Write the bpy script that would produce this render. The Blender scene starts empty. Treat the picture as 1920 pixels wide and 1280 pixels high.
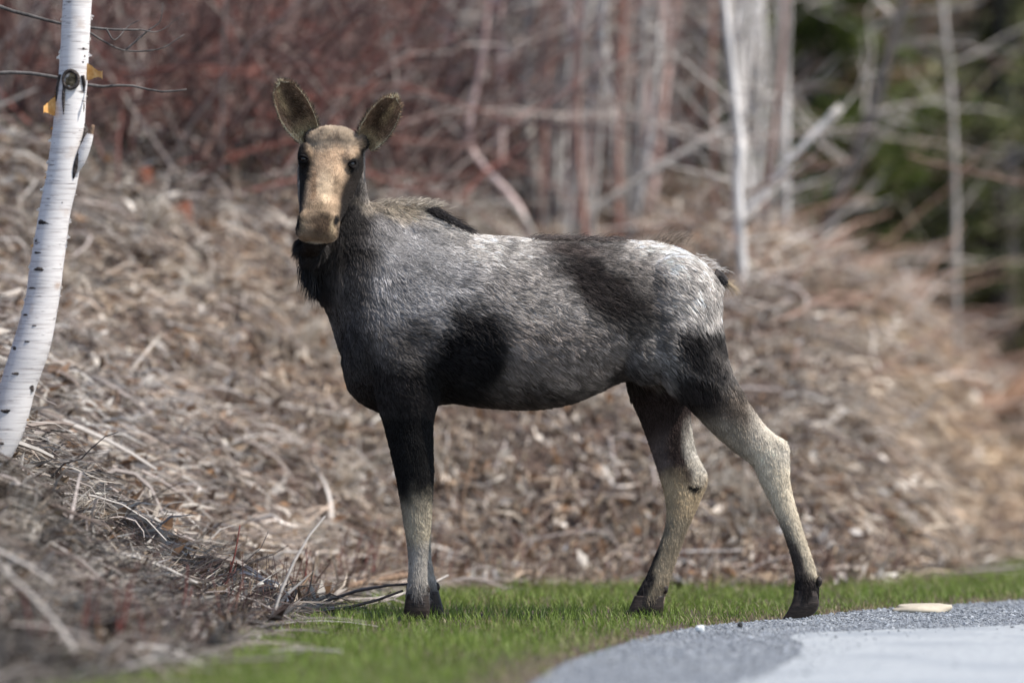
import bpy, math, random
import numpy as np
from mathutils import Vector, kdtree

rng = np.random.default_rng(11)
random.seed(5)
sc = bpy.context.scene
COL = sc.collection

# ------------------------------------------------------------------ camera, sky, sun, exposure
D, CZ, PPM, HOR = 34.0, 1.5, 470.0, 450.0        # camera distance, height, photo pixels per metre at the animal, horizon row
cam_d = bpy.data.cameras.new('camera')
cam = bpy.data.objects.new('camera', cam_d); COL.objects.link(cam)
cam.location = (0, -D, CZ); cam.rotation_euler = (math.radians(90), 0, 0)
cam_d.sensor_width = 36; cam_d.lens = 36 * D * PPM / 1920; cam_d.shift_y = -(640 - HOR) / 1920
cam_d.clip_start = 0.5; cam_d.clip_end = 2000
cam_d.dof.use_dof = True; cam_d.dof.focus_distance = D - 0.15; cam_d.dof.aperture_fstop = 1.1
sc.camera = cam

SUN = Vector((0.50, -0.19, 0.84)).normalized()   # direction towards the sun
world = bpy.data.worlds.new('World'); sc.world = world; world.use_nodes = True
wn = world.node_tree.nodes; wl = world.node_tree.links
sky = wn.new('ShaderNodeTexSky'); sky.sky_type = 'NISHITA'; sky.sun_disc = False
sky.sun_elevation = math.asin(SUN.z); sky.sun_rotation = math.atan2(SUN.x, SUN.y)
wl.new(sky.outputs[0], wn['Background'].inputs[0]); wn['Background'].inputs[1].default_value = 0.14
sl = bpy.data.lights.new('sun', 'SUN'); sl.energy = 4.0; sl.angle = math.radians(0.5); sl.color = (1, 0.95, 0.88)
so = bpy.data.objects.new('sun', sl); COL.objects.link(so)
so.rotation_euler = SUN.to_track_quat('Z', 'Y').to_euler()
vs = sc.view_settings
vs.view_transform = 'Standard'; vs.look = 'None'; vs.gamma = 1; vs.exposure = 0.78
sc.render.engine = 'CYCLES'
sc.cycles.use_denoising = True
sc.cycles.max_bounces = 6; sc.cycles.diffuse_bounces = 3; sc.cycles.transparent_max_bounces = 4
sc.cycles_curves.shape = 'RIBBONS'

# ------------------------------------------------------------------ helpers
def at(px, py, Y):
    k = (D + Y) / D / PPM
    return Vector(((px - 960) * k, Y, CZ - (py - HOR) * k))
def ground(px, py):
    d = D * CZ * PPM / (py - HOR)
    return ((px - 960) * d / D / PPM, d - D)
def obj(name, data, parent=None, **props):
    o = bpy.data.objects.new(name, data); COL.objects.link(o)
    if parent is not None: o.parent = parent
    for k, v in props.items(): o[k] = v
    return o
def empty(name, loc=(0, 0, 0), **props):
    o = obj(name, None, None, **props); o.location = loc; o.empty_display_size = 0.1
    return o
def tri_mesh(name, V, F, col=None, mat=None, smooth=False, uv=None):
    V = np.asarray(V, np.float32).reshape(-1, 3); F = np.asarray(F, np.int32)
    k = F.shape[1]; n = len(F)
    me = bpy.data.meshes.new(name)
    me.vertices.add(len(V)); me.vertices.foreach_set('co', V.ravel())
    me.loops.add(n * k); me.loops.foreach_set('vertex_index', F.ravel())
    me.polygons.add(n); me.polygons.foreach_set('loop_start', np.arange(0, n * k, k, dtype=np.int32))
    me.polygons.foreach_set('use_smooth', np.full(n, smooth))
    if col is not None:
        col = np.asarray(col, np.float32)
        a = me.attributes.new('tint', 'FLOAT_COLOR', 'POINT')
        a.data.foreach_set('color', np.concatenate([col, np.ones((len(col), 1), np.float32)], 1).ravel())
    me.update(calc_edges=True); me.validate()
    if mat: me.materials.append(mat)
    return me
def vnoise(p, scale, seed=0):
    """smooth value noise, p (n,3) -> (n,) in -1..1"""
    q = np.asarray(p, np.float64) * scale + 91.7 + seed * 17.3
    i = np.floor(q).astype(np.int64); f = q - i; f = f * f * (3 - 2 * f)
    def h(a, b, c):
        n = (a * 374761393 + b * 668265263 + c * 2147483647 + seed * 974711) & 0xffffffff
        n = ((n ^ (n >> 13)) * 1274126177) & 0xffffffff
        n = n ^ (n >> 16)
        return (n & 0xffff) / 32767.5 - 1
    r = 0
    for dx in (0, 1):
        for dy in (0, 1):
            for dz in (0, 1):
                w = (f[:, 0] if dx else 1 - f[:, 0]) * (f[:, 1] if dy else 1 - f[:, 1]) * (f[:, 2] if dz else 1 - f[:, 2])
                r = r + w * h(i[:, 0] + dx, i[:, 1] + dy, i[:, 2] + dz)
    return r
def catmull(P, m):
    """resample rows of P (k,c) to m rows, smooth"""
    P = np.asarray(P, float); k = len(P)
    Q = np.vstack([2 * P[0] - P[1], P, 2 * P[-1] - P[-2]])
    t = np.linspace(0, k - 1, m); i = np.minimum(t.astype(int), k - 2); f = (t - i)[:, None]
    a, b, c, d = Q[i], Q[i + 1], Q[i + 2], Q[i + 3]
    return 0.5 * (2 * b + (c - a) * f + (2 * a - 5 * b + 4 * c - d) * f ** 2 + (3 * b - a - 3 * c + d) * f ** 3)
def unit(v):
    return v / np.maximum(np.linalg.norm(v, axis=-1, keepdims=True), 1e-9)
def tubes(paths, radii, sides=5):
    """paths (n,m,3), radii (n,m) -> V, quads as tris"""
    paths = np.asarray(paths, float); n, m, _ = paths.shape
    T = unit(np.gradient(paths, axis=1))
    ref = np.tile(np.array([0.31, 0.9, 0.17]), (n, m, 1))
    A = unit(np.cross(T, ref)); B = np.cross(T, A)
    th = np.arange(sides) * 2 * math.pi / sides
    V = paths[:, :, None, :] + np.asarray(radii)[:, :, None, None] * (np.cos(th)[None, None, :, None] * A[:, :, None, :] + np.sin(th)[None, None, :, None] * B[:, :, None, :])
    idx = np.arange(n * m * sides).reshape(n, m, sides)
    a = idx[:, :-1, :]; b = idx[:, 1:, :]; a2 = np.roll(a, -1, 2); b2 = np.roll(b, -1, 2)
    F = np.stack([a, b, b2, a2], -1).reshape(-1, 4)
    return V.reshape(-1, 3), F
def tube_mesh(name, path, radii, mat, sides=10, m=24, wob=0.0, col=None):
    P = catmull(path, m); R = catmull(np.asarray(radii, float)[:, None], m)[:, 0]
    V, F = tubes(P[None], R[None], sides)
    if wob:
        c = np.repeat(P, sides, 0); V = c + (V - c) * (1 + wob * vnoise(V, 14, 3))[:, None]
    n = len(V)   # end caps
    V = np.vstack([V, P[0], P[-1]])
    cap = [[i, (i + 1) % sides, n, n] for i in range(sides)] + [[n - sides + (i + 1) % sides, n - sides + i, n + 1, n + 1] for i in range(sides)]
    tri = np.vstack([F[:, [0, 1, 2]], F[:, [0, 2, 3]], np.array(cap)[:, :3]])
    return tri_mesh(name, V, tri, mat=mat, smooth=True, col=None if col is None else np.tile(col, (n + 2, 1)))

# ------------------------------------------------------------------ materials
def mat_new(name):
    m = bpy.data.materials.new(name); m.use_nodes = True
    return m, m.node_tree.nodes, m.node_tree.links, m.node_tree.nodes['Principled BSDF']
def mat_tint(name, rough=0.8, spec=0.2, transl=0.0, noise=0.0):
    m, n, l, b = mat_new(name)
    a = n.new('ShaderNodeAttribute'); a.attribute_name = 'tint'
    b.inputs['Roughness'].default_value = rough; b.inputs['Specular IOR Level'].default_value = spec
    src = a.outputs['Color']
    if noise:
        t = n.new('ShaderNodeTexNoise'); t.inputs['Scale'].default_value = 40; t.inputs['Detail'].default_value = 4
        g = n.new('ShaderNodeNewGeometry'); l.new(g.outputs['Position'], t.inputs['Vector'])
        r = n.new('ShaderNodeMapRange'); r.inputs['To Min'].default_value = 1 - noise; r.inputs['To Max'].default_value = 1 + noise
        l.new(t.outputs['Fac'], r.inputs['Value'])
        mx = n.new('ShaderNodeVectorMath'); mx.operation = 'SCALE'
        l.new(src, mx.inputs[0]); l.new(r.outputs[0], mx.inputs['Scale']); src = mx.outputs[0]
    l.new(src, b.inputs['Base Color'])
    if transl:
        tr = n.new('ShaderNodeBsdfTranslucent'); l.new(src, tr.inputs['Color'])
        mix = n.new('ShaderNodeMixShader'); mix.inputs[0].default_value = transl
        l.new(b.outputs[0], mix.inputs[1]); l.new(tr.outputs[0], mix.inputs[2])
        l.new(mix.outputs[0], n['Material Output'].inputs['Surface'])
    return m
def mat_noise(name, c1, c2, scale=8, rough=0.85, bump=0.3, stretch=(1, 1, 1), bscale=None, detail=6, spec=0.2, lo=0.35, hi=0.65, c3=None, scale3=2.0):
    m, n, l, b = mat_new(name)
    tc = n.new('ShaderNodeTexCoord'); mp = n.new('ShaderNodeMapping'); mp.inputs['Scale'].default_value = stretch
    l.new(tc.outputs['Object'], mp.inputs['Vector'])
    t = n.new('ShaderNodeTexNoise'); t.inputs['Scale'].default_value = scale; t.inputs['Detail'].default_value = detail
    l.new(mp.outputs[0], t.inputs['Vector'])
    r = n.new('ShaderNodeValToRGB'); r.color_ramp.elements[0].position = lo; r.color_ramp.elements[1].position = hi
    r.color_ramp.elements[0].color = (*c1, 1); r.color_ramp.elements[1].color = (*c2, 1)
    l.new(t.outputs['Fac'], r.inputs[0]); src = r.outputs[0]
    if c3:
        t3 = n.new('ShaderNodeTexNoise'); t3.inputs['Scale'].default_value = scale3; t3.inputs['Detail'].default_value = 3
        l.new(tc.outputs['Object'], t3.inputs['Vector'])
        r3 = n.new('ShaderNodeMapRange'); r3.inputs['From Min'].default_value = 0.48; r3.inputs['From Max'].default_value = 0.66
        l.new(t3.outputs['Fac'], r3.inputs['Value'])
        mx = n.new('ShaderNodeMix'); mx.data_type = 'RGBA'
        l.new(r3.outputs[0], mx.inputs['Factor']); l.new(src, mx.inputs['A']); mx.inputs['B'].default_value = (*c3, 1); src = mx.outputs['Result']
    l.new(src, b.inputs['Base Color'])
    b.inputs['Roughness'].default_value = rough; b.inputs['Specular IOR Level'].default_value = spec
    if bump:
        t2 = n.new('ShaderNodeTexNoise'); t2.inputs['Scale'].default_value = bscale or scale * 3; t2.inputs['Detail'].default_value = 5
        l.new(mp.outputs[0], t2.inputs['Vector'])
        bp = n.new('ShaderNodeBump'); bp.inputs['Strength'].default_value = bump; bp.inputs['Distance'].default_value = 0.01
        l.new(t2.outputs['Fac'], bp.inputs['Height']); l.new(bp.outputs[0], b.inputs['Normal'])
    return m

M_soil = mat_noise('leaf_mould', (0.035, 0.024, 0.020), (0.11, 0.075, 0.058), scale=14, bump=0.8)
M_asphalt = mat_noise('worn_asphalt', (0.24, 0.25, 0.255), (0.35, 0.365, 0.37), scale=30, bump=0.35, bscale=260, rough=0.8, c3=(0.235, 0.25, 0.262), scale3=1.6)
M_gravel = mat_noise('grey_gravel', (0.13, 0.14, 0.155), (0.24, 0.255, 0.275), scale=70, bump=1.0, bscale=140, rough=0.9, c3=(0.27, 0.28, 0.285), scale3=2.2)
M_litter = mat_tint('dry_litter', 0.75, 0.25, 0.25)
M_grass = mat_tint('green_grass', 0.5, 0.3, 0.4)
M_twig = mat_tint('twig_bark', 0.7, 0.3, 0, 0.35)
M_stone = mat_tint('stone', 0.85, 0.2, 0, 0.2)

# ------------------------------------------------------------------ the lie of the land
foot_px = [(200, 1270), (420, 1190), (560, 1140), (700, 1112), (900, 1098), (1150, 1096), (1500, 1100), (1700, 1085), (1920, 1042)]
FOOT = np.array([(-6, -26), (-3.0, -11.0)] + [ground(*p) for p in foot_px] + [(4.2, 9.5), (8, 15), (20, 30), (60, 60)])
FOOT = catmull(FOOT, 90)
def foot_s(X, Y):
    X = np.asarray(X, float); Y = np.asarray(Y, float)
    P = np.stack([X.ravel(), Y.ravel()], -1); best = np.full(len(P), 1e9)
    for a, b in zip(FOOT[:-1], FOOT[1:]):
        ab = b - a; t = np.clip(((P - a) @ ab) / (ab @ ab), 0, 1)
        best = np.minimum(best, np.linalg.norm(P - a - t[:, None] * ab, axis=1))
    sgn = np.where(P[:, 1] > np.interp(P[:, 0], FOOT[:, 0], FOOT[:, 1]), 1, -1)
    return (best * sgn).reshape(X.shape)
def height(X, Y, s=None):
    X = np.asarray(X, float); Y = np.asarray(Y, float)
    if s is None: s = foot_s(X, Y)
    s = np.where((s > 0) & (X > .3), np.maximum(s, (Y - np.interp(X, FOOT[:, 0], FOOT[:, 1])) * np.interp(X, [.3, .8, 4, 8], [.3, .8, .8, .4])), s)
    amp = np.interp(X, [-6, -2, -1, 1, 1.9, 2.6, 4, 8], [1.4, 1.32, 1.2, 1.0, 0.74, 0.46, 0.3, 0.25])
    p = np.interp(s, [0, 0.35, 2.8, 3.6, 6, 12, 30, 80, 400], [0, 0.12, 1.44, 1.6, 1.75, 2.5, 5.5, 14, 60])
    h = amp * np.minimum(p, 1.7) + np.maximum(p - 1.7, 0)
    q = np.stack([X.ravel(), Y.ravel(), 0 * X.ravel()], -1)
    bump = (0.09 * vnoise(q, 1.1, 1) + 0.05 * vnoise(q, 2.7, 2) + 0.025 * vnoise(q, 6.3, 4)).reshape(X.shape)
    return h + bump * np.clip(s / 0.6, 0, 1) - 0.012
def hit(px, py):
    Ys = np.linspace(-9, 60, 2000); k = (D + Ys) / D / PPM
    X = (px - 960) * k; Z = CZ - (py - HOR) * k
    b = np.nonzero(Z < height(X, Ys))[0]
    i = b[0] if len(b) else len(Ys) - 1
    return Vector((X[i], Ys[i], Z[i]))

def stretched(lo, hi, step, far, n):
    c = np.arange(lo, hi, step)
    g = np.geomspace(step, far, n)
    return np.concatenate([lo - np.cumsum(g)[::-1], c, hi + np.cumsum(g)])
gx = stretched(-4, 6, 0.07, 60, 30); gy = stretched(-8, 14, 0.08, 60, 30)
GX, GY = np.meshgrid(gx, gy)
GZ = height(GX, GY)
idx = np.arange(GX.size).reshape(GX.shape)
F = np.stack([idx[:-1, :-1], idx[:-1, 1:], idx[1:, 1:], idx[1:, :-1]], -1).reshape(-1, 4)
obj('ground', tri_mesh('ground', np.stack([GX, GY, GZ], -1), F, mat=M_soil, smooth=True), None, kind='structure', label='brown leaf mould ground rising into the wooded bank')

def sheet(name, px_outline, extra, z, mat, label):
    pts = [ground(*p) for p in px_outline] + extra
    n = len(px_outline) * 6
    edge = catmull(np.array(pts[:len(px_outline)]), n)
    edge += 0.008 * np.stack([vnoise(np.c_[edge * 1.0, 0 * edge[:, :1]], 9, 5), vnoise(np.c_[edge, 0 * edge[:, :1]], 9, 6)], -1)
    P = np.vstack([edge, np.array(extra)])
    me = bpy.data.meshes.new(name)
    me.from_pydata([(x, y, z) for x, y in P], [], [list(range(len(P)))])
    me.materials.append(mat); me.update()
    if me.polygons[0].normal.z < 0: me.flip_normals()
    return obj(name, me, None, kind='structure', label=label)
gravel_px = [(860, 1420), (985, 1290), (1060, 1243), (1150, 1212), (1230, 1190), (1330, 1172), (1470, 1160), (1560, 1150), (1660, 1141), (1920, 1124), (2400, 1085)]
road_px = [(1050, 1420), (1360, 1290), (1440, 1263), (1490, 1232), (1506, 1215), (1496, 1203), (1482, 1196), (1492, 1190), (1540, 1186), (1700, 1180), (1920, 1172), (2400, 1142)]
sheet('gravel_shoulder', gravel_px, [(14, 12), (14, -60), (-1, -60), (-1, -16)], 0.0, M_gravel, 'blue grey gravel shoulder between grass verge and road')
sheet('road', road_px, [(14, 7), (14, -60), (0.5, -60), (0.4, -16)], 0.004, M_asphalt, 'pale worn asphalt road in the sun')
GRAV = catmull(np.array([ground(*p) for p in gravel_px]), 70)
ROAD = catmull(np.array([ground(*p) for p in road_px]), 90)
def inside(X, Y, edge, extra):
    P = np.vstack([edge, np.array(extra)]); r = np.zeros(X.shape, bool); j = len(P) - 1
    for i in range(len(P)):
        xi, yi = P[i]; xj, yj = P[j]
        c = ((yi > Y) != (yj > Y)) & (X < (xj - xi) * (Y - yi) / (yj - yi + 1e-12) + xi); r ^= c; j = i
    return r
G_EX = [(14, 12), (14, -60), (-1, -60), (-1, -16)]; R_EX = [(14, 7), (14, -60), (0.5, -60), (0.4, -16)]
def edge_dist(X, Y, edge):
    P = np.stack([X, Y], -1); best = np.full(len(P), 1e9)
    for a, b in zip(edge[:-1], edge[1:]):
        ab = b - a; t = np.clip(((P - a) @ ab) / (ab @ ab + 1e-12), 0, 1)
        best = np.minimum(best, np.linalg.norm(P - a - t[:, None] * ab, axis=1))
    return best

# ------------------------------------------------------------------ the moose
moose = empty('moose', (0.2, 0, 0), label='young brown and grey moose standing side on with its head turned to look out', category='moose')
MO = Vector((0.2, 0, 0))
parts_V, parts_F, off = [], [], 0
def add_loft(R, m=28, n=28, e=1.0):
    """R rows: centre(3) half-axis1(3) half-axis2(3) egg(1); closed loft"""
    global off
    Q = catmull(np.array(R, float), m)
    c, a1, a2, eg = Q[:, :3], Q[:, 3:6], Q[:, 6:9], Q[:, 9]
    th = np.arange(n) * 2 * math.pi / n
    ct, st = np.cos(th), np.sin(th)
    V = c[:, None] + ct[None, :, None] * a1[:, None] + (st[None, :] * (1 - eg[:, None] * ct[None, :]))[:, :, None] * a2[:, None]
    V = V.reshape(-1, 3)
    ids = np.arange(m * n).reshape(m, n)
    a = ids[:-1]; b = ids[1:]; a_, b_ = np.roll(a, -1, 1), np.roll(b, -1, 1)
    T = np.vstack([np.stack([a, b_, b], -1).reshape(-1, 3), np.stack([a, a_, b_], -1).reshape(-1, 3)])
    V = np.vstack([V, c[0], c[-1]]); k = m * n
    cap0 = np.stack([ids[0], np.full(n, k), np.roll(ids[0], -1)], -1); cap1 = np.stack([ids[-1], np.roll(ids[-1], -1), np.full(n, k + 1)], -1)
    T = np.vstack([T, cap0, cap1])
    parts_V.append(V); parts_F.append(T + off); off += len(V)
def rungs(rows, m=30, egg=0.0, y=None):
    """rows: (Lx,Ly,Rx,Ry,Ycentre,halfdepth[,egg]) in photo pixels"""
    R = []
    for r in rows:
        lx, ly, rx, ry, Y, hd = r[:6]; eg = r[6] if len(r) > 6 else egg
        L = at(lx, ly, Y); Rr = at(rx, ry, Y); c = (L + Rr) / 2; a = (L - Rr) / 2
        R.append([*c, *a, 0, hd, 0, eg])
    add_loft(R, m)
def ellipsoid(c, r, axis=None):
    """c point, r three radii along x,y,z or given axes"""
    A = axis or (Vector((1, 0, 0)), Vector((0, 1, 0)), Vector((0, 0, 1)))
    R = []
    for t in np.linspace(-0.97, 0.97, 9):
        k = math.sqrt(1 - t * t)
        R.append([*(Vector(c) + A[0] * r[0] * t), *(A[2] * r[2] * k), *(A[1] * r[1] * k), 0])
    add_loft(R, 17, 20)

# trunk (top -> bottom rungs)
rungs([(650, 530, 640, 680, 0, 0.09, 0.1), (676, 446, 656, 735, 0, 0.165, 0.2), (715, 394, 700, 768, 0, 0.21, 0.3), (765, 382, 760, 778, 0, 0.235, 0.34),
       (825, 404, 832, 756, 0, 0.255, 0.32), (890, 438, 905, 762, 0, 0.275, 0.22), (960, 446, 985, 768, 0, 0.29, 0.16), (1040, 451, 1060, 758, 0, 0.295, 0.14),
       (1110, 453, 1110, 738, 0, 0.285, 0.14), (1180, 452, 1165, 714, 0, 0.265, 0.14), (1240, 456, 1230, 712, 0, 0.245, 0.12), (1290, 474, 1290, 700, 0, 0.22, 0.1),
       (1328, 503, 1333, 680, 0, 0.17, 0.05), (1350, 530, 1352, 640, 0, 0.1, 0)], 60)
# shoulders, haunches
for s in (-1, 1):
    ellipsoid(at(775, 625, s * 0.12), (0.20, 0.095, 0.30))
    ellipsoid(at(1265, 590, s * 0.13), (0.19, 0.125, 0.24))
    ellipsoid(at(1215, 655, s * 0.15), (0.13, 0.10, 0.14))
# near hind leg
rungs([(1185, 560, 1338, 525, -.12, .10), (1200, 640, 1353, 605, -.15, .12), (1228, 705, 1362, 660, -.165, .11), (1292, 766, 1376, 705, -.165, .085),
       (1337, 812, 1408, 760, -.155, .062), (1378, 848, 1444, 806, -.15, .05), (1409, 872, 1477, 830, -.15, .043), (1425, 905, 1481, 866, -.15, .04), (1441, 937, 1483, 909, -.15, .036),
       (1461, 980, 1497, 964, -.15, .032), (1479, 1030, 1514, 1018, -.15, .030), (1489, 1070, 1530, 1066, -.15, .037), (1491, 1102, 1534, 1102, -.15, .041), (1486, 1130, 1532, 1130, -.15, .041)], 50)
# far hind leg
rungs([(1185, 600, 1330, 590, .12, .10), (1172, 690, 1312, 690, .14, .10), (1182, 745, 1297, 760, .155, .08), (1203, 795, 1297, 800, .155, .062),
       (1222, 850, 1307, 850, .155, .05), (1238, 900, 1328, 894, .155, .045), (1248, 945, 1316, 932, .155, .038), (1246, 990, 1293, 985, .155, .033),
       (1228, 1040, 1274, 1036, .155, .033), (1209, 1085, 1256, 1085, .155, .037), (1194, 1118, 1245, 1120, .155, .04), (1188, 1134, 1242, 1138, .155, .041)], 46)
# near fore leg
rungs([(690, 570, 850, 570, -.12, .10), (692, 660, 843, 660, -.15, .105), (702, 735, 828, 732, -.155, .09), (717, 790, 814, 785, -.15, .07), (730, 840, 813, 840, -.15, .06),
       (741, 890, 814, 890, -.15, .052), (750, 940, 811, 940, -.15, .047), (757, 985, 808, 985, -.15, .045), (763, 1020, 804, 1020, -.15, .039),
       (766, 1060, 801, 1060, -.15, .035), (764, 1095, 802, 1095, -.15, .04), (761, 1128, 804, 1128, -.15, .044)], 46)
# far fore leg
rungs([(705, 640, 835, 640, .12, .10), (705, 730, 825, 730, .14, .09), (722, 790, 812, 785, .145, .07), (738, 850, 812, 850, .145, .055), (752, 920, 811, 920, .145, .05),
       (763, 985, 809, 985, .145, .045), (770, 1020, 807, 1020, .145, .039), (774, 1060, 811, 1060, .145, .035), (779, 1095, 818, 1095, .145, .04), (784, 1128, 824, 1128, .145, .044)], 40)
# neck
rungs([(636, 660, 800, 420, 0, .19), (614, 590, 745, 384, 0, .17), (588, 540, 706, 382, -.01, .14), (570, 490, 690, 375, -.02, .12),
       (568, 440, 684, 340, -.03, .10), (572, 390, 680, 300, -.03, .095), (585, 340, 675, 265, -.04, .085)], 34)
# head: lengthwise sections; (dorsal px, py, Y, half width, thickness, egg)
HU = Vector((-.10, -.47, -.876)).normalized()             # poll -> nose
HV = Vector((1, -.16, -.10)); HV = (HV - HU * HV.dot(HU)).normalized()   # towards its left ear (right in the picture)
HW = HV.cross(HU).normalized()
if HW.y > 0: HW = -HW                                       # dorsal direction: out of the forehead
R = []
for px, py, Y, hw, th, eg in [(630, 254, -.02, .06, .10, 0), (629, 241, -.075, .092, .17, 0), (626, 258, -.115, .114, .21, 0), (621, 290, -.155, .123, .235, .02),
                              (615, 325, -.20, .112, .235, .10), (608, 357, -.25, .094, .20, .10), (603, 382, -.295, .082, .165, .04), (599, 402, -.328, .081, .155, 0),
                              (597, 417, -.350, .084, .148, 0), (596, 428, -.360, .077, .13, 0), (596, 437, -.358, .062, .10, 0), (596, 444, -.348, .042, .065, 0), (596, 449, -.335, .018, .03, 0)]:
    d = at(px - 6, py, Y); c = d - HW * th / 2
    R.append([*c, *(HW * th / 2), *(HV * hw * (1.05 if py < 345 else 1.02)), eg])
add_loft(R, 46, 32)
hp = lambda px, py, Y: at(px - 4, py, Y)
ellipsoid(hp(592, 458, -.25), (0.045, 0.06, 0.04))                       # chin
ellipsoid(hp(586, 470, -.17), (0.05, 0.09, 0.045))                       # lower jaw
ellipsoid(hp(576, 294, -.105), (0.030, 0.045, 0.05)); ellipsoid(hp(659, 302, -.125), (0.030, 0.045, 0.05))   # brow ridges
ellipsoid(hp(628, 264, -.08), (0.10, 0.05, 0.055))                      # crown
ellipsoid(hp(572, 410, -.295), (0.020, 0.03, 0.028)); ellipsoid(hp(622, 408, -.305), (0.020, 0.03, 0.028))   # nostril wings
# dewlap under the throat
rungs([(572, 440, 640, 455, -.10, .045), (565, 480, 640, 490, -.09, .045), (567, 510, 630, 520, -.08, .035), (578, 535, 618, 540, -.07, .022)], 16)
# ear stems
for a, b, r0 in (((600, 272, -.05), (577, 250, -.06), .034), ((662, 275, -.05), (686, 262, -.07), .034)):
    A, B = at(*a), at(*b); ax = (B - A).normalized(); ref = Vector((0, 1, 0)); s_ = ax.cross(ref).normalized(); t_ = ax.cross(s_)
    add_loft([[*A.lerp(B, t), *(s_ * r0 * k), *(t_ * r0 * k), 0] for t, k in ((-.4, .6), (.1, 1), (.6, .95), (1, .7))], 12, 16)
tmp = tri_mesh('tmp_body', np.vstack(parts_V) - np.array(MO), np.vstack(parts_F))
to = bpy.data.objects.new('tmp_body', tmp); COL.objects.link(to)
md = to.modifiers.new('r', 'REMESH'); md.mode = 'VOXEL'; md.voxel_size = 0.0085; md.use_smooth_shade = True
md = to.modifiers.new('s', 'SMOOTH'); md.factor = 0.5; md.iterations = 9
body_me = bpy.data.meshes.new_from_object(to.evaluated_get(bpy.context.evaluated_depsgraph_get()))
bpy.data.objects.remove(to); bpy.data.meshes.remove(tmp)
body_me.name = 'body'

# --- coat colour, sunlit back and hind leg rims painted in, as a function of the place on the animal (x, z in its own side view)
def sm(x, a, b):
    t = np.clip((x - a) / (b - a), 0, 1); return t * t * (3 - 2 * t)
def is_head(P):
    px0 = 960 + P[:, 0] * PPM; py0 = 1155 - P[:, 2] * PPM
    return (px0 < 700) & (py0 < 480) & (P[:, 1] < np.interp(py0, [230, 320, 360, 400, 480], [-.03, -.075, -.14, -.17, -.215]))
CUT = [  # cx, cy, rx, ry, angle, colour, strength, softness
    (800, 500, 150, 130, 0, (.36, .35, .35), 1, .5), (960, 470, 110, 45, 5, (.56, .53, .50), 1, .6), (1010, 560, 120, 70, 10, (.40, .37, .345), 1, .6),  # second patch: sunlit band along the back, painted in
    (1010, 660, 150, 60, 0, (.27, .235, .21), 1, .6), (1000, 755, 220, 35, 0, (.07, .06, .055), 1, .6),
    (1270, 480, 125, 42, 22, (.76, .72, .68), 1, .55), (1310, 560, 75, 70, 30, (.46, .435, .41), 1, .5),  # pale croup, its sunlit white painted into the coat
    (1125, 540, 135, 44, 33, (.030, .024, .022), 1, .55), (1210, 640, 70, 40, 50, (.045, .04, .038), .8, .6), (1060, 468, 75, 22, 8, (.09, .07, .062), .9, .6),
    (1245, 680, 60, 70, 20, (.28, .26, .24), .9, .6), (1300, 660, 34, 46, -25, (.016, .014, .014), 1, .5), (1345, 640, 30, 26, 20, (.02, .018, .018), .9, .6), (1335, 690, 40, 22, 30, (.02, .018, .018), .9, .6), (1275, 640, 12, 34, 10, (.025, .022, .022), .8, .6), (1310, 740, 75, 38, 30, (.020, .017, .016), 1, .5), (1180, 705, 70, 30, -15, (.045, .04, .038), .9, .6),
    (878, 668, 80, 88, 0, (.010, .009, .009), 1, .4), (895, 598, 66, 30, 25, (.014, .012, .012), .9, .6),
    (735, 730, 120, 62, 15, (.032, .028, .027), 1, .5), (770, 640, 60, 34, 20, (.06, .055, .054), .6, .6), (840, 720, 60, 60, 0, (.012, .011, .011), 1, .5),
    (640, 560, 62, 190, 8, (.10, .09, .085), 1, .45), (655, 670, 40, 70, 0, (.05, .046, .045), .8, .6), (590, 500, 45, 75, 0, (.024, .022, .022), 1, .5),
    (650, 400, 46, 105, 0, (.026, .023, .022), 1, .4), (768, 388, 85, 26, 5, (.46, .40, .32), 1, .6), (830, 420, 60, 25, 35, (.42, .40, .38), .9, .6),
]
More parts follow.
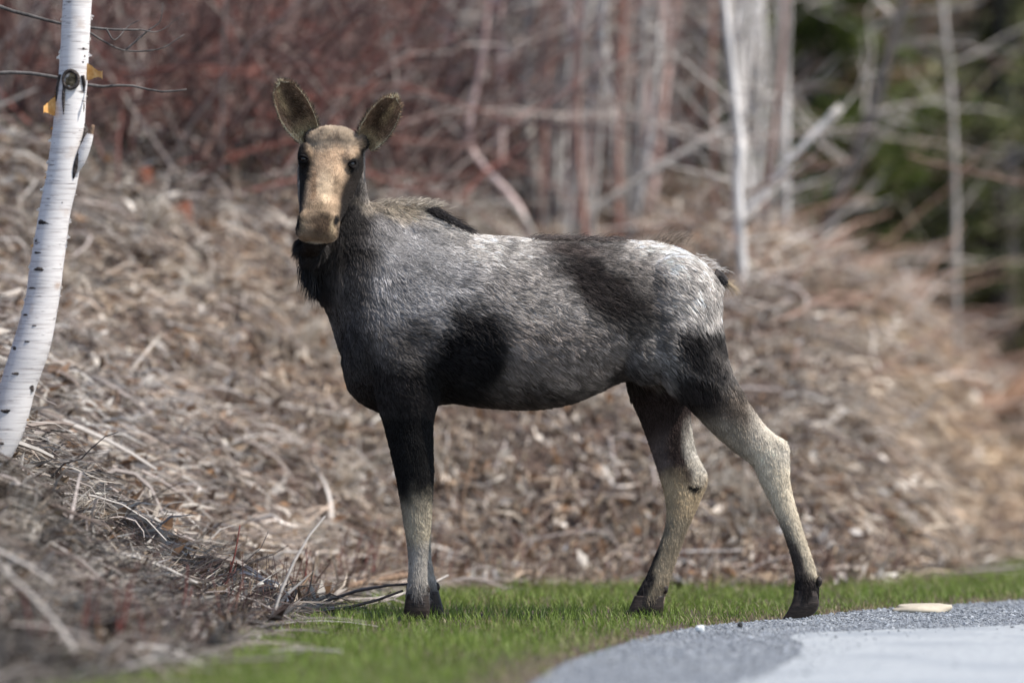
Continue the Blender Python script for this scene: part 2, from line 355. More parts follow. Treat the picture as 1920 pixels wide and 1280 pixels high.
def coat(P, N=None):
    """P world points (n,3) -> linear colour (n,3)"""
    P = np.asarray(P, float)
    w1, w2 = vnoise(P, 9, 11), vnoise(P, 9, 12); f1, f2 = vnoise(P, 30, 13), vnoise(P, 30, 14)
    px0 = 960 + P[:, 0] * PPM; py0 = 1155 - P[:, 2] * PPM
    px = px0 + 13 * w1 + 7 * f1; py = py0 + 13 * w2 + 7 * f2
    C = np.tile(np.array([.21, .19, .175]), (len(P), 1))
    def put(m, c):
        nonlocal C
        C = C * (1 - m[:, None]) + np.array(c) * m[:, None]
    for cx, cy, rx, ry, an, c, st, so_ in CUT:
        a = math.radians(an); dx, dy = px - cx, py - cy
        u = (dx * math.cos(a) + dy * math.sin(a)) / rx; v = (-dx * math.sin(a) + dy * math.cos(a)) / ry
        put(st * (1 - sm(np.hypot(u, v), 1 - so_, 1 + so_ * .6)), c)
    # legs
    fl = (px0 < 880) & (py0 > 755); hl = (px0 > 1140) & (py0 > 715)
    near = P[:, 1] < 0.02
    put(fl * sm(py, 750, 790), (.010, .0095, .0095))
    put(fl * sm(py + .35 * (px0 - 780) + 10 * f1, 893, 985), (.40, .36, .28)); put(fl * sm(py, 1000, 1030), (.36, .34, .31)); put(fl * sm(766 + 5 * f1 - px, -2, 6) * sm(py, 1010, 1060) * .6, (.12, .11, .105)); put(fl * sm(py, 1075, 1125), (.09, .085, .09))
    n_ = hl & near & ((px0 > 1290) | (py0 < 760))
    put(n_ * sm(py, 712, 745), (.022, .018, .017))
    put(n_ * sm(px + .55 * py + 30 * w1, 1700, 1890), (.20, .165, .135)); put(n_ * sm(px + .2 * py, 1545, 1600) * sm(py, 690, 760), (.56, .52, .45))  # second put: sunlit rim painted on the rear edge
    put(n_ * sm(py + .2 * (1440 - px) + 30 * w2, 790, 900), (.50, .445, .35)); put(n_ * sm(py, 940, 1040) * .5, (.34, .30, .23))
    put(n_ * sm(1478 + (py - 985) * .33 - px, -6, 9) * sm(py, 940, 1030), (.06, .05, .045))
    put(n_ * sm(py, 1066, 1086), (.022, .018, .017))
    f_ = hl & ~near
    put(f_ * sm(py, 715, 745), (.045, .033, .031)); put(f_ * sm(py, 790, 850) * (1 - sm(px, 1240, 1262)), (.13, .105, .10))
    put(f_ * sm(px, 1278, 1296) * sm(py, 770, 810), (.46, .44, .40))  # sunlit rear rim painted into the far leg
    put(f_ * sm(py + 8 * f1, 868, 918), (.46, .37, .25)); put(f_ * sm(py, 960, 985), (.29, .245, .18))
    put(f_ * sm(1258 - (py - 1000) * .41 - px, -6, 8) * sm(py, 1000, 1040), (.03, .026, .026)); put(f_ * sm(py, 1105, 1135), (.03, .026, .026))
    put(f_ * (1 - sm(np.hypot((px - 1296) / 14, (py - 906) / 9), .7, 1.1)), (.012, .01, .01))
    # head
    hd = is_head(P)
    cxl = np.interp(py0, [230, 300, 365, 455], [632, 624, 608, 597]); hw = np.interp(py0, [230, 285, 310, 345, 375, 400, 455], [52, 52, 40, 37, 36, 37, 36])
    lat = np.abs(px0 + 3 * f1 - cxl) / hw
    put(hd * 1.0, (.018, .0145, .0125))
    facem = hd * (1 - sm(lat, .68, 1.08)) * (P[:, 1] < np.interp(py0, [380, 400, 446, 456, 475], [-.075, -.17, -.25, -.315, -.33]))
    put(facem, (.40, .295, .205))
    put(facem * (1 - sm(np.hypot((px0 - 611) / 20, (py0 - 352) / 42), .3, 1.2)), (.55, .44, .32))
    put(facem * (1 - sm(np.abs(px0 + 4 * f1 - 589) / 7, .3, 1.3)) * sm(py, 305, 330) * (1 - sm(py, 365, 380)) * .6, (.19, .115, .065))
    put(facem * (1 - sm(np.hypot((px0 - 634) / 9, (py0 - 352) / 24), .3, 1.2)) * .6, (.20, .15, .10))
    put(facem * (1 - sm(py, 268, 288)), (.44, .36, .275)); put(facem * (1 - sm(np.hypot((px - 630) / 26, (py - 272) / 9), .2, 1.3)) * .6, (.20, .165, .135)); put(facem * (1 - sm(py, 268, 290)) * sm(f2, .25, .6) * .5, (.16, .12, .09))
    put(facem * sm(py, 366, 396), (.28, .21, .145))
    put(facem * (1 - sm(np.hypot((px - 603) / 29, (py0 - 422) / 30), .3, 1.25)), (.075, .052, .036))
    put(facem * (1 - sm(np.hypot((px0 - 605) / 42, (py0 - 388) / 8), .2, 1.3)) * .45, (.13, .095, .06))
    put(facem * (1 - sm(np.hypot((px0 - 569) / 10, (py0 - 428) / 16), .4, 1.2)) * .8, (.34, .27, .18)); put(facem * (1 - sm(np.hypot((px0 - 628) / 8, (py0 - 430) / 20), .4, 1.2)) * .8, (.34, .27, .18))
    put(facem * (1 - sm(np.hypot((px0 - 597) / 20, (py0 - 454) / 3.5), .5, 1.2)) * .7, (.5, .45, .38))
    for ex, ey in ((569, 300), (665, 312)):
        put(hd * (1 - sm(np.hypot((px0 - ex) / 13, (py0 - ey) / 15), .6, 1.15)), (.012, .011, .011))
    put(hd * (1 - sm(np.hypot((px0 - 633) / 6, (py0 - 416 + .6 * (px0 - 633)) / 12), .6, 1.1)), (.006, .005, .005))
    put(hd * (1 - sm(np.hypot((px0 - 561) / 6, (py0 - 420 - .6 * (px0 - 561)) / 12), .6, 1.1)), (.006, .005, .005))
    Q_ = np.c_[P[:, 0] * .6 - P[:, 2] * .3, P[:, 1], P[:, 2] * 1.7 + P[:, 0] * .7]
    g = 1 + np.where(py0 < 750, 1, np.where(py0 < 900, .8, .5)) * (.22 * vnoise(P, 70, 21) + .14 * vnoise(P, 25, 22) + .26 * vnoise(Q_, 17, 23) + .2 * vnoise(Q_, 40, 24))
    return np.clip(C * g[:, None] * np.array([1.03, .985, .93]), .004, .8)

nv = len(body_me.vertices); co = np.empty(nv * 3, np.float32); body_me.vertices.foreach_get('co', co); co = co.reshape(-1, 3)
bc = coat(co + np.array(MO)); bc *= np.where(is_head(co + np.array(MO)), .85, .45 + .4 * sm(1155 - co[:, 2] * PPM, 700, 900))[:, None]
a = body_me.attributes.new('tint', 'FLOAT_COLOR', 'POINT'); a.data.foreach_set('color', np.c_[bc, np.ones(nv)].astype(np.float32).ravel())
M_skin = mat_tint('moose_hide', 0.95, 0.03); body_me.materials.append(M_skin)
body = obj('body', body_me, moose)

# --- hair
def hair_mat(name):
    m, n, l, b = mat_new(name)
    a = n.new('ShaderNodeAttribute'); a.attribute_name = 'tint'
    l.new(a.outputs['Color'], b.inputs['Base Color']); b.inputs['Roughness'].default_value = 0.55; b.inputs['Specular IOR Level'].default_value = 0.14
    return m
M_fur = hair_mat('moose_fur')
def make_hair(name, pts, rad, col, parent):
    n, k, _ = pts.shape
    hc = bpy.data.hair_curves.new(name); hc.add_curves([k] * n)
    hc.attributes['position'].data.foreach_set('vector', pts.astype(np.float32).ravel())
    r = hc.attributes.get('radius') or hc.attributes.new('radius', 'FLOAT', 'POINT')
    r.data.foreach_set('value', rad.astype(np.float32).ravel())
    c = hc.attributes.new('tint', 'FLOAT_COLOR', 'CURVE'); c.data.foreach_set('color', np.c_[col, np.ones(n)].astype(np.float32).ravel())
    hc.materials.append(M_fur)
    return obj(name, hc, parent, kind='stuff')
body_me.calc_loop_triangles()
nt = len(body_me.loop_triangles); tv = np.empty(nt * 3, np.int32); body_me.loop_triangles.foreach_get('vertices', tv); tv = tv.reshape(-1, 3)
def surf_sample(co, tv, n, weight=None):
    A, B, C = co[tv[:, 0]], co[tv[:, 1]], co[tv[:, 2]]
    nn = np.cross(B - A, C - A); ar = np.linalg.norm(nn, axis=1)
    w = ar * (weight((A + B + C) / 3) if weight else 1)
    i = rng.choice(len(tv), n, p=w / w.sum()); u, v = rng.random(n), rng.random(n); f = u + v > 1; u[f], v[f] = 1 - u[f], 1 - v[f]
    return A[i] + u[:, None] * (B - A)[i] + v[:, None] * (C - A)[i], unit(nn[i])
def wt(c):
    c = c + np.array(MO); px = 960 + c[:, 0] * PPM; py = 1155 - c[:, 2] * PPM
    return 1 + 3.0 * ((px < 692) & (py < 462)) + .6 * (py > 760)
NH = 290000
root, nrm = surf_sample(co, tv, NH, wt)
W = root + np.array(MO)
px = 960 + W[:, 0] * PPM; py = 1155 - W[:, 2] * PPM
head = is_head(W)
beard = (px < 645) & (py > 440) & (py < 560) & ~head
neck = (px < 720) & ~head
legs = ((px < 880) & (py > 775)) | ((px > 1140) & (py > 745))
d = np.tile(np.array([1.0, 0, -.38]), (NH, 1))
d[:, 2] -= .9 * sm(px, 1230, 1350) + .5 * sm(py, 600, 740); d[:, 0] -= .45 * sm(px, 1250, 1350)
wn_ = (1 - sm(px, 660, 800))[:, None]; d = d * (1 - wn_) + wn_ * np.array([.35, 0, -1.0])
d[legs] = (.12, 0, -1); d[beard] = (-.1, -.1, -1); d[head] = -np.array(HU) * .6 + np.array([0, .3, 0])
d += np.where(px > 1180, .2, .35)[:, None] * np.stack([vnoise(W, 12, 31), vnoise(W, 12, 32), vnoise(W, 12, 33)], -1) + .16 * rng.normal(size=d.shape)
d = unit(d - nrm * np.sum(d * nrm, 1)[:, None])
ln = .034 + .012 * vnoise(W, 6, 41)
top = sm(nrm[:, 2], .5, .95) * (py < 520)
ln = ln + .022 * top * (px < 860) * (px > 680) + .008 * top
ln[neck] = .03; ln = np.where((px < 860) & (py > 430) & (nrm[:, 2] < .6), ln * .75, ln); ln[legs] = .017; ln[legs & (py > 1085)] = .03; ln[head] = .012; ln[head & (py < 282)] = .020; ln[beard] = .042 + .015 * rng.random(beard.sum())
ln *= rng.uniform(.65, 1.25, NH)
lift = np.full(NH, .30); lift[legs] = .34; lift[head] = .55; lift += .25 * top * (px < 870)
lift *= rng.uniform(.5, 1.5, NH)
t1 = unit(d + nrm * lift[:, None]); t2 = unit(d + nrm * (lift * .35)[:, None] + np.array([0, 0, -.18]) * (~head)[:, None])
p0 = root - nrm * .002; p1 = p0 + t1 * (ln * .4)[:, None]; p3 = p1 + t2 * (ln * .6)[:, None]
# clumps
cen = rng.choice(NH, 15000, replace=False); kd = kdtree.KDTree(len(cen))
for i, c in enumerate(cen): kd.insert(root[c], i)
kd.balance()
near_i = cen[np.array([kd.find(r)[1] for r in root.tolist()])]
k = np.where(head | legs, .25, .55)[:, None] * rng.uniform(.5, 1, (NH, 1))
p3 = p3 * (1 - k) + k * (p3[near_i] + .25 * (root - root[near_i])); p1 = p1 * (1 - k * .3) + k * .3 * (p1[near_i] + .7 * (root - root[near_i]))
p2 = p1 + (p3 - p1) * .55 + nrm * (ln * .03)[:, None]
hair = np.stack([p0, p1, p2, p3], 1)
rad = np.array([.00085, .0008, .0006, .0001])[None] * np.where(head, .5, np.where(legs, .85, np.where(px < 850, .8, 1.0)))[:, None]
hcol = coat(W) * (1 + np.where(head, .14, np.where(legs, .2, .30))[:, None] * rng.normal(size=(NH, 1))).clip(.45, 1.8)
cl = rng.random(NH)[near_i]; hcol *= np.where(head | legs, .9 + .2 * cl, np.where(px < 860, .78 + .42 * cl, .62 + .72 * cl ** 1.3 + .15 * (cl > .95)))[:, None]
make_hair('fur', hair, rad, hcol.clip(.003, .8), body)

# dark mane stroke, loose guard hairs on the croup
def tuft(n, a, b, Y, ln, dirv, col, spread, rad=.0009):
    A, B = np.array(at(*a, Y)), np.array(at(*b, Y)); t = rng.random((n, 1)); r = A + (B - A) * t + rng.normal(size=(n, 3)) * spread
    d = unit(np.array(dirv) + .22 * rng.normal(size=(n, 3))); L = ln * rng.uniform(.5, 1.2, (n, 1))
    P = np.stack([r, r + d * L * .35, r + d * L * .7 - np.array([0, 0, .06]) * L, r + d * L - np.array([0, 0, .22]) * L], 1) - np.array(MO)
    return P, np.tile(np.array([rad, rad, rad * .8, rad * .2])[None], (n, 1)), np.tile(np.array(col), (n, 1)) * rng.uniform(.6, 1.5, (n, 1))
T = [tuft(1100, (800, 390), (868, 432), -.03, .06, (.9, 0, -.35), (.018, .015, .015), (.012, .02, .006)),
     tuft(1600, (720, 386), (805, 386), 0, .042, (.7, 0, .4), (.34, .29, .23), (.03, .03, .008)),
     tuft(160, (1225, 452), (1275, 460), 0, .09, (.7, 0, .6), (.22, .17, .13), (.02, .02, .006), .0007),
     tuft(120, (1300, 482), (1345, 508), 0, .028, (.9, 0, .1), (.5, .46, .42), (.02, .03, .008), .0007),
     tuft(1200, (1000, 448), (1160, 452), 0, .05, (.95, 0, .15), (.10, .08, .07), (.02, .03, .006)),
     tuft(700, (568, 490), (594, 530), -.07, .055, (-.05, -.05, -1), (.012, .012, .013), (.012, .03, .02))]
make_hair('guard_hair', np.concatenate([t[0] for t in T]), np.concatenate([t[1] for t in T]), np.concatenate([t[2] for t in T]).clip(.004, .8), body)

# --- ears
def ear(base, tip, w, Yb, Yt, lean, side):
    A, B = at(*base, Yb), at(*tip, Yt); L = (B - A); up = L.normalized()
    front = Vector((lean, -1, -.1)); front = (front - up * front.dot(up)).normalized(); lat = up.cross(front)
    n, m = 22, 15; V = []; 
    for lay in (0, 1):
        for i in range(n):
            s = i / (n - 1)
            ww = w * (1.12 * math.sin(math.pi * (.12 + .74 * s) ** .82) ** .75 + .05) * (1 if s < .9 else math.sqrt(max(.02, 1 - ((s - .9) / .1) ** 2)))
            cup = .55 * (1 - .45 * s) + .25 * (1 - s) ** 3
            for j in range(m):
                t = j / (m - 1) * 2 - 1
                q = A + L * (s * (1 - .05 * t * t)) + lat * (ww * math.sin(t * 1.45) / math.sin(1.45) * (1 - .18 * (1 - s))) - front * (cup * ww * math.cos(t * 1.5)) + front * .018 * math.sin(s * 3)
                if lay: q = q - front * (.010 * (1 - .5 * abs(t)))
                V.append(q - MO)
    F = []; k = n * m
    for i in range(n - 1):
        for j in range(m - 1):
            a_ = i * m + j; F.append((a_, a_ + 1, a_ + m + 1, a_ + m)); F.append((k + a_, k + a_ + m, k + a_ + m + 1, k + a_ + 1))
        for j, e in ((0, 1), (m - 1, -1)):
            a_ = i * m + j; q = (a_, a_ + m, k + a_ + m, k + a_); F.append(q if e == 1 else q[::-1])
    for j in range(m - 1):
        a_ = (n - 1) * m + j; F.append((a_, a_ + 1, k + a_ + 1, k + a_))
        F.append((j + 1, j, k + j, k + j + 1))
    V = np.array(V)
    uu = np.tile(np.repeat(np.linspace(0, 1, n), m), 2); tt = np.tile(np.tile(np.linspace(-1, 1, m), n), 2); lay = np.repeat([0, 1], k)
    def ecol(u, t, l, P):
        C = np.tile(np.array([.26, .17, .11]), (len(u), 1)) * (1 - .68 * np.clip(1 - np.abs(t + side * .15) * 1.6, 0, 1) * sm(u, .15, .4) * (1 - sm(u, .6, .95)))[:, None]
        st = np.clip(1 - np.abs(t - side * .25 + .1) * 4, 0, 1) * sm(u, .35, .6) * (1 - sm(u, .85, .95)); C += st[:, None] * np.array([.36, .28, .15])
        lo = (1 - sm(u, .1, .38)); C += lo[:, None] * np.array([.28, .24, .14])
        rim = sm(np.maximum(np.abs(t), sm(u, .85, 1.0)), .86, .99); C = C * (1 - rim[:, None]) + rim[:, None] * np.array([.50, .42, .28])
        C = np.where((l > 0)[:, None], np.array([.07, .06, .045]), C)
        return C * (1 + .35 * vnoise(P, 60, 51) + .25 * vnoise(P, 25, 52))[:, None]
    me = tri_mesh('ear', V, np.array(F), ecol(uu, tt, lay, V), M_skin, True)
    eo = obj('ear', me, moose)
    # hair on it
    me.calc_loop_triangles(); q = np.empty(len(me.loop_triangles) * 3, np.int32); me.loop_triangles.foreach_get('vertices', q); q = q.reshape(-1, 3)
    n_h = 9000
    Ar = V[q[:, 0]], V[q[:, 1]], V[q[:, 2]]
    nn = np.cross(Ar[1] - Ar[0], Ar[2] - Ar[0]); ar = np.linalg.norm(nn, axis=1); i = rng.choice(len(q), n_h, p=ar / ar.sum())
    b = rng.dirichlet((1, 1, 1), n_h); r = sum(b[:, [c]] * Ar[c][i] for c in range(3)); nn = unit(nn[i])
    U = sum(b[:, c] * uu[q[i, c]] for c in range(3)); Tt = sum(b[:, c] * tt[q[i, c]] for c in range(3)); Ly = lay[q[i, 0]]
    d = unit(np.array(up) * .8 + .5 * np.sign(Tt)[:, None] * np.array(lat) * (np.abs(Tt) > .6)[:, None] + .35 * rng.normal(size=(n_h, 3)) + nn * .3)
    L_ = np.where(np.abs(Tt) > .85, .007, .018 + .014 * (1 - U)) * rng.uniform(.5, 1.2, n_h)
    P = np.stack([r, r + d * (L_ * .5)[:, None], r + (d - nn * .1) * L_[:, None]], 1)
    make_hair('ear_fur', P, np.tile(np.array([.0008, .0007, .0001])[None], (n_h, 1)), (ecol(U, Tt, Ly, r) * (1 + .35 * rng.normal(size=(n_h, 1)))).clip(.004, .7), eo)
ear((582, 264), (525, 151), .063, -.07, -.10, -.12, -1)
ear((682, 276), (743, 181), .057, -.07, -.12, .10, 1)

# --- eyes
m, n_, l_, b_ = mat_new('eye'); b_.inputs['Base Color'].default_value = (.006, .004, .003, 1); b_.inputs['Roughness'].default_value = .06; b_.inputs['Specular IOR Level'].default_value = .6
M_eye = m
M_lid = mat_noise('eyelid', (.006, .005, .005), (.016, .014, .013), scale=60, bump=.2, rough=.9, spec=.05)
def ball(name, c, r, mat, parent, sq=(1, 1, 1), seg=16):
    th = np.linspace(0, math.pi, seg // 2 + 1); ph = np.arange(seg) * 2 * math.pi / seg
    V = np.stack([np.outer(np.sin(th), np.cos(ph)), np.outer(np.sin(th), np.sin(ph)), np.outer(np.cos(th), np.ones(seg))], -1).reshape(-1, 3) * np.array(sq) * r + np.array(c)
    ids = np.arange(len(V)).reshape(len(th), seg); a_ = ids[:-1]; b_ = ids[1:]
    F = np.stack([a_, b_, np.roll(b_, -1, 1), np.roll(a_, -1, 1)], -1).reshape(-1, 4)
    me = tri_mesh(name, V, F, mat=mat, smooth=True, col=None)
    return obj(name, me, parent)
for ex, ey, eY in ((567, 299, -.15), (666, 309, -.175)):
    t_ = at(ex, ey, eY) - MO; ok, q_, nr, fi = body.closest_point_on_mesh(t_)
    e_ = ball('eye', q_ - nr * .008, .0145, M_eye, moose)
    # lids: a dark fold over the ball
    up_ = Vector((0, 0, 1)); up_ = (up_ - nr * up_.dot(nr)).normalized(); sd = up_.cross(nr)
    for sg, kz in ((1, .015), (-1, -.013)):
        path = [q_ + sd * (.022 * t) + up_ * (kz * (1 - t * t)) + nr * (.004 - .008 * t * t) for t in np.linspace(-1, 1, 7)]
        obj('eyelid', tube_mesh('eyelid', path, [.003, .005, .006, .0065, .006, .005, .003], M_lid, 8, 14), e_)
# --- hooves (two claws each), dewclaws, tail
M_hoof = mat_noise('hoof_horn', (.016, .012, .010), (.045, .033, .027), scale=18, stretch=(1, 1, 4), bump=.25, rough=.5)
def claw_mesh(name, rows, Y, hd):
    R = []
    for lx, ly, rx, ry, k in rows:
        L = at(lx, ly, Y) - MO; Rr = at(rx, ry, Y) - MO; c = (L + Rr) / 2; a_ = (L - Rr) / 2; R.append([*c, *a_, 0, hd * k, 0])
    Q = catmull(np.array(R), 12); c, a1, a2 = Q[:, :3], Q[:, 3:6], Q[:, 6:9]; n = 16; th = np.arange(n) * 2 * math.pi / n
    ct = np.sign(np.cos(th)) * np.abs(np.cos(th)) ** .8; st = np.sign(np.sin(th)) * np.abs(np.sin(th)) ** .8
    V = (c[:, None] + ct[None, :, None] * a1[:, None] + st[None, :, None] * a2[:, None]).reshape(-1, 3)
    ids = np.arange(12 * n).reshape(12, n); a_, b_ = ids[:-1], ids[1:]
    F = np.stack([a_, np.roll(a_, -1, 1), np.roll(b_, -1, 1), b_], -1).reshape(-1, 4)
    k = len(V); V = np.vstack([V, c[0], c[-1]])
    T = np.vstack([F[:, :3], F[:, [0, 2, 3]], np.stack([np.roll(ids[0], -1), ids[0], np.full(n, k)], -1), np.stack([ids[-1], np.roll(ids[-1], -1), np.full(n, k + 1)], -1)])
    return tri_mesh(name, V, T, mat=M_hoof, smooth=True)
def hoof(rows, Y, dews):
    h = obj('hoof', claw_mesh('hoof', rows, Y - .021, .021), moose)
    obj('claw', claw_mesh('claw', [(a_ + 2, b_, c + 1, e, f) for a_, b_, c, e, f in rows], Y + .022, .021), h)
    for dx, dy, dY in dews:
        ball('dewclaw', at(dx, dy, Y + dY) - MO, .014, M_hoof, h, (.9, .8, 1.4), 10)
hoof([(1490, 1106, 1531, 1106, .8), (1487, 1122, 1534, 1120, 1.0), (1479, 1141, 1535, 1134, 1.1), (1468, 1158, 1526, 1150, .8), (1466, 1161, 1508, 1158, .5)], -.15, [(1536, 1089, -.02), (1534, 1092, .02)])
hoof([(1190, 1116, 1244, 1116, .9), (1184, 1130, 1244, 1130, 1.05), (1178, 1141, 1243, 1141, 1.1), (1170, 1152, 1240, 1153, .8)], .155, [(1247, 1104, -.02)])
hoof([(764, 1112, 803, 1112, .9), (760, 1128, 805, 1128, 1.05), (757, 1143, 805, 1143, 1.1), (753, 1158, 803, 1159, .8)], -.15, [(801, 1104, -.01)])
hoof([(786, 1108, 822, 1108, .9), (787, 1124, 826, 1124, 1.05), (787, 1140, 830, 1140, 1.1), (785, 1152, 832, 1152, 1.05)], .145, [(819, 1100, .0)])
M_tail = mat_noise('tail_hide', (.012, .011, .011), (.06, .05, .045), scale=30, bump=.2)
tl = obj('tail', tube_mesh('tail', [at(1338, 515, 0) - MO, at(1350, 521, 0) - MO, at(1358, 528, 0) - MO, at(1359, 536, 0) - MO], [.026, .023, .018, .008], M_tail, 12, 14, .15), moose)
T = [tuft(420, (1343, 516), (1358, 530), 0, .018, (.5, 0, -.6), (.02, .018, .018), (.008, .018, .008)), tuft(60, (1358, 528), (1368, 534), 0, .06, (.9, 0, -.5), (.35, .27, .18), (.006, .012, .006), .0006)]
make_hair('tail_hair', np.concatenate([t[0] for t in T]), np.concatenate([t[1] for t in T]), np.concatenate([t[2] for t in T]).clip(.004, .8), tl)
# ------------------------------------------------------------------ grass verge, dry bank, loose stones
def blades(name, base, dirv, up, L, Wd, bend, col, mat, tipcol=1.15):
    """one tapered, bent blade per row: root pair, middle pair, tip"""
    n = len(base); d = unit(dirv); sd = unit(np.cross(d, up + 1e-3)); ang = rng.uniform(0, 6.28, n)[:, None]
    nn = np.cross(sd, d); sd = sd * np.cos(ang) + nn * np.sin(ang)
    mid = base + d * (L * .5)[:, None]; d2 = unit(d + bend); tip = mid + d2 * (L * .5)[:, None]
    w = Wd[:, None]
    V = np.stack([base - sd * w * .5, base + sd * w * .5, mid - sd * w * .45, mid + sd * w * .45, tip], 1)
    k = np.arange(n)[:, None] * 5
    F = np.concatenate([k + [0, 1, 3], k + [0, 3, 2], k + [2, 3, 4]], 1).reshape(-1, 3)
    C = np.repeat(col[:, None, :], 5, 1).copy(); C[:, 4] *= tipcol; C[:, :2] *= .8
    return tri_mesh(name, V.reshape(-1, 3), F, C.reshape(-1, 3), mat)
def pal(P, n, jit=.18):
    P = np.array(P); i = rng.integers(0, len(P), n)
    return (P[i] * (1 + jit * rng.normal(size=(n, 1)))).clip(.01, .9)
SIDE = unit(np.array([[1.0, .2, 0]]))[0]

# green grass on the verge
n = 330000
X = rng.uniform(-3.4, 5.2, n); Y = rng.uniform(-7.5, 9.5, n)
s = foot_s(X, Y); ing = inside(X, Y, GRAV, G_EX); ge = edge_dist(X, Y, GRAV)
q = np.c_[X, Y, 0 * X]; nz = vnoise(q, 1.3, 61); nz2 = vnoise(q, 5, 62)
keep = (s < .10 + .18 * nz2) & (~ing | ((ge < .06) & (rng.random(n) < .12))) & (np.where(ing, 0, ge) > -.1) & (rng.random(n) < .45 + .55 * np.clip(ge / .25, 0, 1))
inview = np.abs(X) < (D + Y) * .067
keep &= inview & (rng.random(n) < .72 + .45 * nz2 + .3 * vnoise(q, 2.3, 63))
X, Y, s, nz, nz2, ge, ing = (v[keep] for v in (X, Y, s, nz, nz2, ge, ing)); n = len(X)
Z = height(X, Y, s); Z[ing] = 0
L = (.058 + .016 * nz + .012 * nz2) * rng.uniform(.55, 1.25, n) * (.45 + .55 * np.clip(ge / .5, 0, 1)) * np.where(s > -.35, 1.1, 1)
d = np.c_[rng.normal(0, .30, n), rng.normal(0, .30, n), np.ones(n)]
green = pal([(.14, .20, .034), (.175, .24, .044), (.11, .165, .03), (.22, .275, .07)], n)
dry = pal([(.30, .25, .13), (.38, .32, .19), (.22, .17, .09)], n)
pd = .04 + .14 * np.clip(nz2 + .1, 0, 1) + .65 * np.clip(1 - ge / .3, 0, 1) + .25 * np.clip(1 + s / .35, 0, 1) * (s > -.35)
C = np.where((rng.random(n) < pd)[:, None], dry, green * (1 + .18 * nz[:, None]))
obj('grass', blades('grass', np.c_[X, Y, Z], d, np.array([0, 1.0, 0]), L, rng.uniform(.0022, .0045, n), np.c_[rng.normal(0, .35, n), rng.normal(0, .35, n), -.25 * np.ones(n)], C, M_grass),
    None, kind='stuff', label='short green spring grass along the roadside verge', category='grass')

# dry grass and litter of the bank
def bank_points(n, s_hi=5.2, s_lo=-.12):
    out = []
    while sum(len(o) for o in out) < n:
        X = rng.uniform(-4.2, 5.5, n * 2); Y = rng.uniform(-7.5, 13, n * 2); s = foot_s(X, Y)
        k = (s > s_lo) & (s < s_hi) & (np.abs(X) < (D + Y) * .068)
        out.append(np.c_[X, Y, s][k])
    P = np.concatenate(out)[:n]; return P[:, 0], P[:, 1], P[:, 2]
def down(X, Y):
    e = .08; gx_ = (height(X + e, Y) - height(X - e, Y)) / (2 * e); gy_ = (height(X, Y + e) - height(X, Y - e)) / (2 * e)
    return unit(np.c_[-gx_, -gy_, -(gx_ ** 2 + gy_ ** 2)]), unit(np.c_[-gx_, -gy_, np.ones_like(gx_)])
DRY = [(.46, .39, .32), (.38, .32, .265), (.56, .50, .43), (.26, .21, .18), (.34, .275, .22), (.43, .345, .275), (.17, .135, .115), (.63, .58, .52), (.31, .28, .26)]
n = 100000
X, Y, s = bank_points(n, 4.0); kq = (s < 2.75 + .5 * vnoise(np.c_[X, Y, 0 * X], 1.5, 78)) | (X > .2); kq &= rng.random(n) < (.70 + .6 * vnoise(np.c_[X, Y, 0 * X], 4.2, 79) + .35 * vnoise(np.c_[X, Y, 0 * X], 10, 80)); X, Y, s = X[kq], Y[kq], s[kq]; n = len(X); dn, up = down(X, Y); Z = height(X, Y, s); q = np.c_[X, Y, Z]
swirl = vnoise(q, 1.6, 71)[:, None]; sw2 = vnoise(q, 3.7, 72)[:, None] * 1.2
flow = unit(dn + np.array([.55, -.15, -.1]) + .9 * swirl * SIDE + .9 * sw2 * np.cross(dn, up) + .75 * rng.normal(size=(n, 3)))
flow = flow + up * (.10 + .28 * rng.random((n, 1)) + .25 * np.clip(vnoise(q, 2.2, 73), 0, 1)[:, None])
shade = (1.15 + .36 * vnoise(q, .9, 74) + .46 * vnoise(q, 3.1, 75) + .42 * vnoise(q, 8, 77)).clip(.25, 2) * np.interp(Y + .5 * X, [-5, -1.5, 1.2], [.30, .52, 1]); warm = vnoise(q, .6, 76) * .5 + .35 * np.tanh((X - .3) * .8)  # random tone; near left darkened in the colour to imitate corner falloff
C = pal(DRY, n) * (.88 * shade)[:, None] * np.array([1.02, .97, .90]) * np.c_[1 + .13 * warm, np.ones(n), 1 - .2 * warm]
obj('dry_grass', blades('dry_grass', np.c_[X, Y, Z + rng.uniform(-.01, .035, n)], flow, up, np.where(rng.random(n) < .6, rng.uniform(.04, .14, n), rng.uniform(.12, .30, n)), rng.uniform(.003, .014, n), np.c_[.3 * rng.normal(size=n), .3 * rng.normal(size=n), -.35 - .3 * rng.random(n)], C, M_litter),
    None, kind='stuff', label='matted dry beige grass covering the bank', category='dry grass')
# curled dead leaves
n = 40000
X, Y, s = bank_points(n, 6); dn, up = down(X, Y); Z = height(X, Y, s)
d = unit(dn + .9 * rng.normal(size=(n, 3)) + .4 * up); L = rng.uniform(.03, .11, n); w = L * rng.uniform(.14, .5, n)
sd = unit(np.cross(d, up) + .5 * rng.normal(size=(n, 3))); nn = np.cross(sd, d); b = np.c_[X, Y, Z + rng.uniform(.0, .05, n)]
cu = (L * rng.uniform(-.35, .35, n))[:, None] * nn
V = np.stack([b, b + d * (L * .45)[:, None] - sd * w[:, None] * .5 + cu, b + d * (L * .5)[:, None] - cu * .3, b + d * (L * .45)[:, None] + sd * w[:, None] * .5 + cu, b + d * L[:, None] + cu * .8], 1)
k = np.arange(n)[:, None] * 5; F = np.concatenate([k + [0, 1, 2], k + [0, 2, 3], k + [1, 4, 2], k + [2, 4, 3]], 1).reshape(-1, 3)
